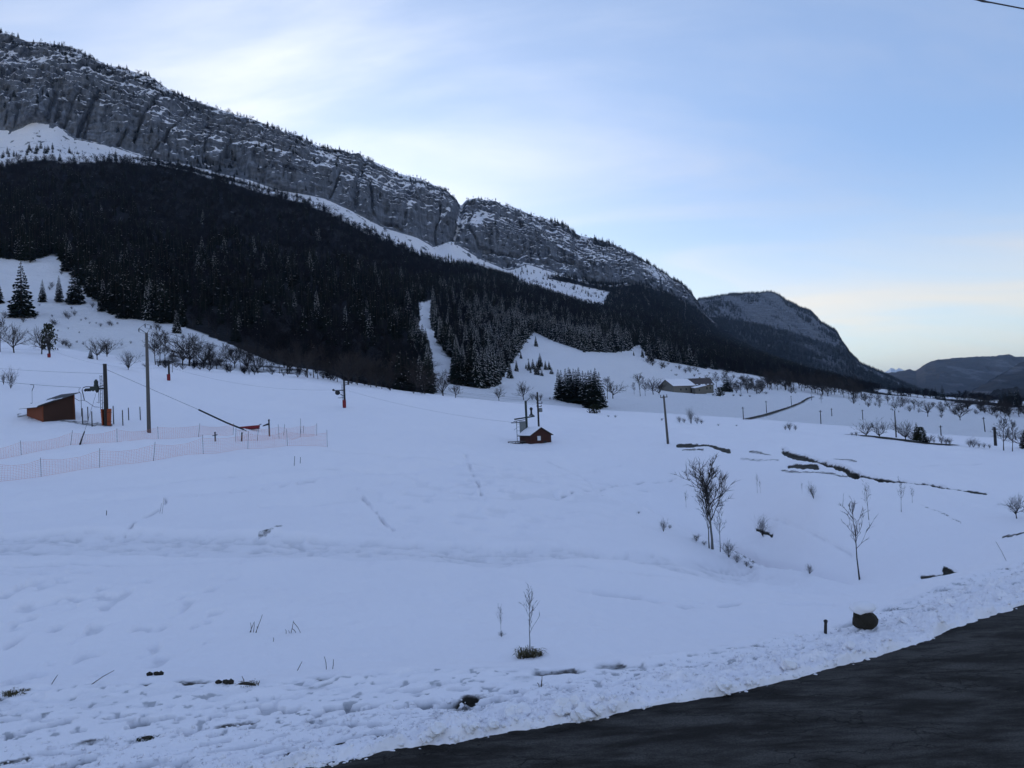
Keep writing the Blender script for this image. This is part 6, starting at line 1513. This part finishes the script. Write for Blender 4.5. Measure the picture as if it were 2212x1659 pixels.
stalks(195, 1478, [(0, 0, 50, -26)], 'long bent twig sticking out of the snow at lower left')
stalks(110, 1478, [(0, 0, 13, -18)], 'short straight twig left of the long bent twig')
stalks(1168, 1484, [(0, 0, 4, -22), (-3, 0, -7, -8), (1, 0, 2, -12)], 'forked dry stem on the verge below the front sapling')
stalks(2174, 1211, [(0, 0, -19, -41)], 'grey stick slanting out of the bank at the right edge')
stalks(345, 1109, [(0, 0, 4, -22), (5, 0, 9, -34)], 'two thin grass stems in the open left field')
stalks(528, 480 + 1000, [(0, 0, -6, -18)], 'thin stem over the flattened grass strip')
# ploughed snow: big lumps one by one, the crumbs as one mass
NUM = []
for i, (vx, vy, r_) in enumerate([(1115, 1546, .17), (1210, 1536, .17), (1237, 1534, .15), (1256, 1546, .16), (1291, 1536, .10), (942, 1580, .12), (922, 1596, .13), (1020, 1575, .10), (1062, 1570, .11), (1560, 1490, .14), (1700, 1440, .13), (1830, 1400, .12), (1325, 1530, .09), (1620, 1475, .11), (1955, 1345, .13), (2050, 1310, .14)]):
    q = hit(vx, vy); vs_, fs_ = lumpy(60 + i, r_ * .9, .75, 3, .75)
    NUM.append(MB().add([(x, y, z + r_ * .25) for x, y, z in vs_], fs_).build('snow_lump', 'snow_patch', smooth=False, loc=q, label='lump of ploughed snow lying on the roadside bank', cat='snow lump', group='ploughed snow lumps on the bank'))
number(NUM, 'lump of ploughed snow on the roadside bank')
cv = [lumpy(80 + i, 1.0, .8, 1, .7) for i in range(5)]
allv, allf = [], []; nb = 0
for i in range(3600):
    c = random.randrange(60, NC - 60); 
    if abs(UC[c]) > 0.72: continue
    t_ = random.random() ** 1.5 * (.5 + .45 * float(sstep(-.2, .3, np.array(UC[c])))) + .012
    y = Y1[c] + (Y2[c] - Y1[c]) * t_; x = UC[c] * y; z = zat(x, y); r_ = random.uniform(.01, .025) if random.random() < .85 else random.uniform(.025, .055)
    if t_ < 0: z = 0.0; 
    vs_, fs_ = cv[i % 5]; a_ = random.uniform(0, 6.28); ca, sa = math.cos(a_), math.sin(a_)
    V_ = np.array(vs_) * r_; V_ = np.stack([V_[:, 0] * ca - V_[:, 1] * sa + x, V_[:, 0] * sa + V_[:, 1] * ca + y, V_[:, 2] + z + r_ * .3], -1)
    allv.append(V_); allf.append(np.array(fs_) + nb); nb += len(V_)
me = bpy.data.meshes.new('snow_crumbs'); me.from_pydata(np.concatenate(allv).tolist(), [], np.concatenate(allf).tolist()); me.materials.append(MATS['snow_patch']); me.polygons.foreach_set('use_smooth', [True] * len(me.polygons))
tag(link(bpy.data.objects.new('snow_crumbs', me)), 'crumbs of ploughed snow scattered along the road edge', 'snow crumbs', kind='stuff')
# overhead wire close to the camera, top right corner
w0 = at(2040, -14, 11.0); w1 = at(2300, 36, 13.0)
wd = w1 - w0; wo = MB().tube([tuple(w0 - wd * 9), tuple(w0 - wd * 3), tuple(w0), tuple(w1), tuple(w1 + wd * 4), tuple(w1 + wd * 14)], .011, 6).build('overhead_wire', 'dark_steel', label='black overhead wire crossing the top right corner of the sky', cat='cable')
wj = at(2122, 2, 11.6); MB().tube([tuple(at(2095, -6, 11.5)), tuple(wj), tuple(at(2140, 6, 11.7))], [.008, .02, .008], 7).build('splice', 'dark_steel', wo)

# ================================================================== AIR
HZ = MB().box(-14300, 14300, -700, 24800, -48, 860).mesh('haze', [])
hm = bpy.data.materials.new('haze'); hm.use_nodes = True; ht_ = hm.node_tree; ht_.nodes.clear()
ho = N(ht_, 'ShaderNodeOutputMaterial'); hv = N(ht_, 'ShaderNodeVolumePrincipled', inp={'Density': 4.0e-5, 'Anisotropy': 0.1})
hv.inputs['Color'].default_value = (0.50, 0.69, 1.0, 1); L(ht_, hv, 'Volume', ho, 'Volume')
HZ.materials.append(hm)
tag(link(bpy.data.objects.new('haze', HZ)), 'thin bluish evening haze filling the whole valley', 'haze', kind='stuff')
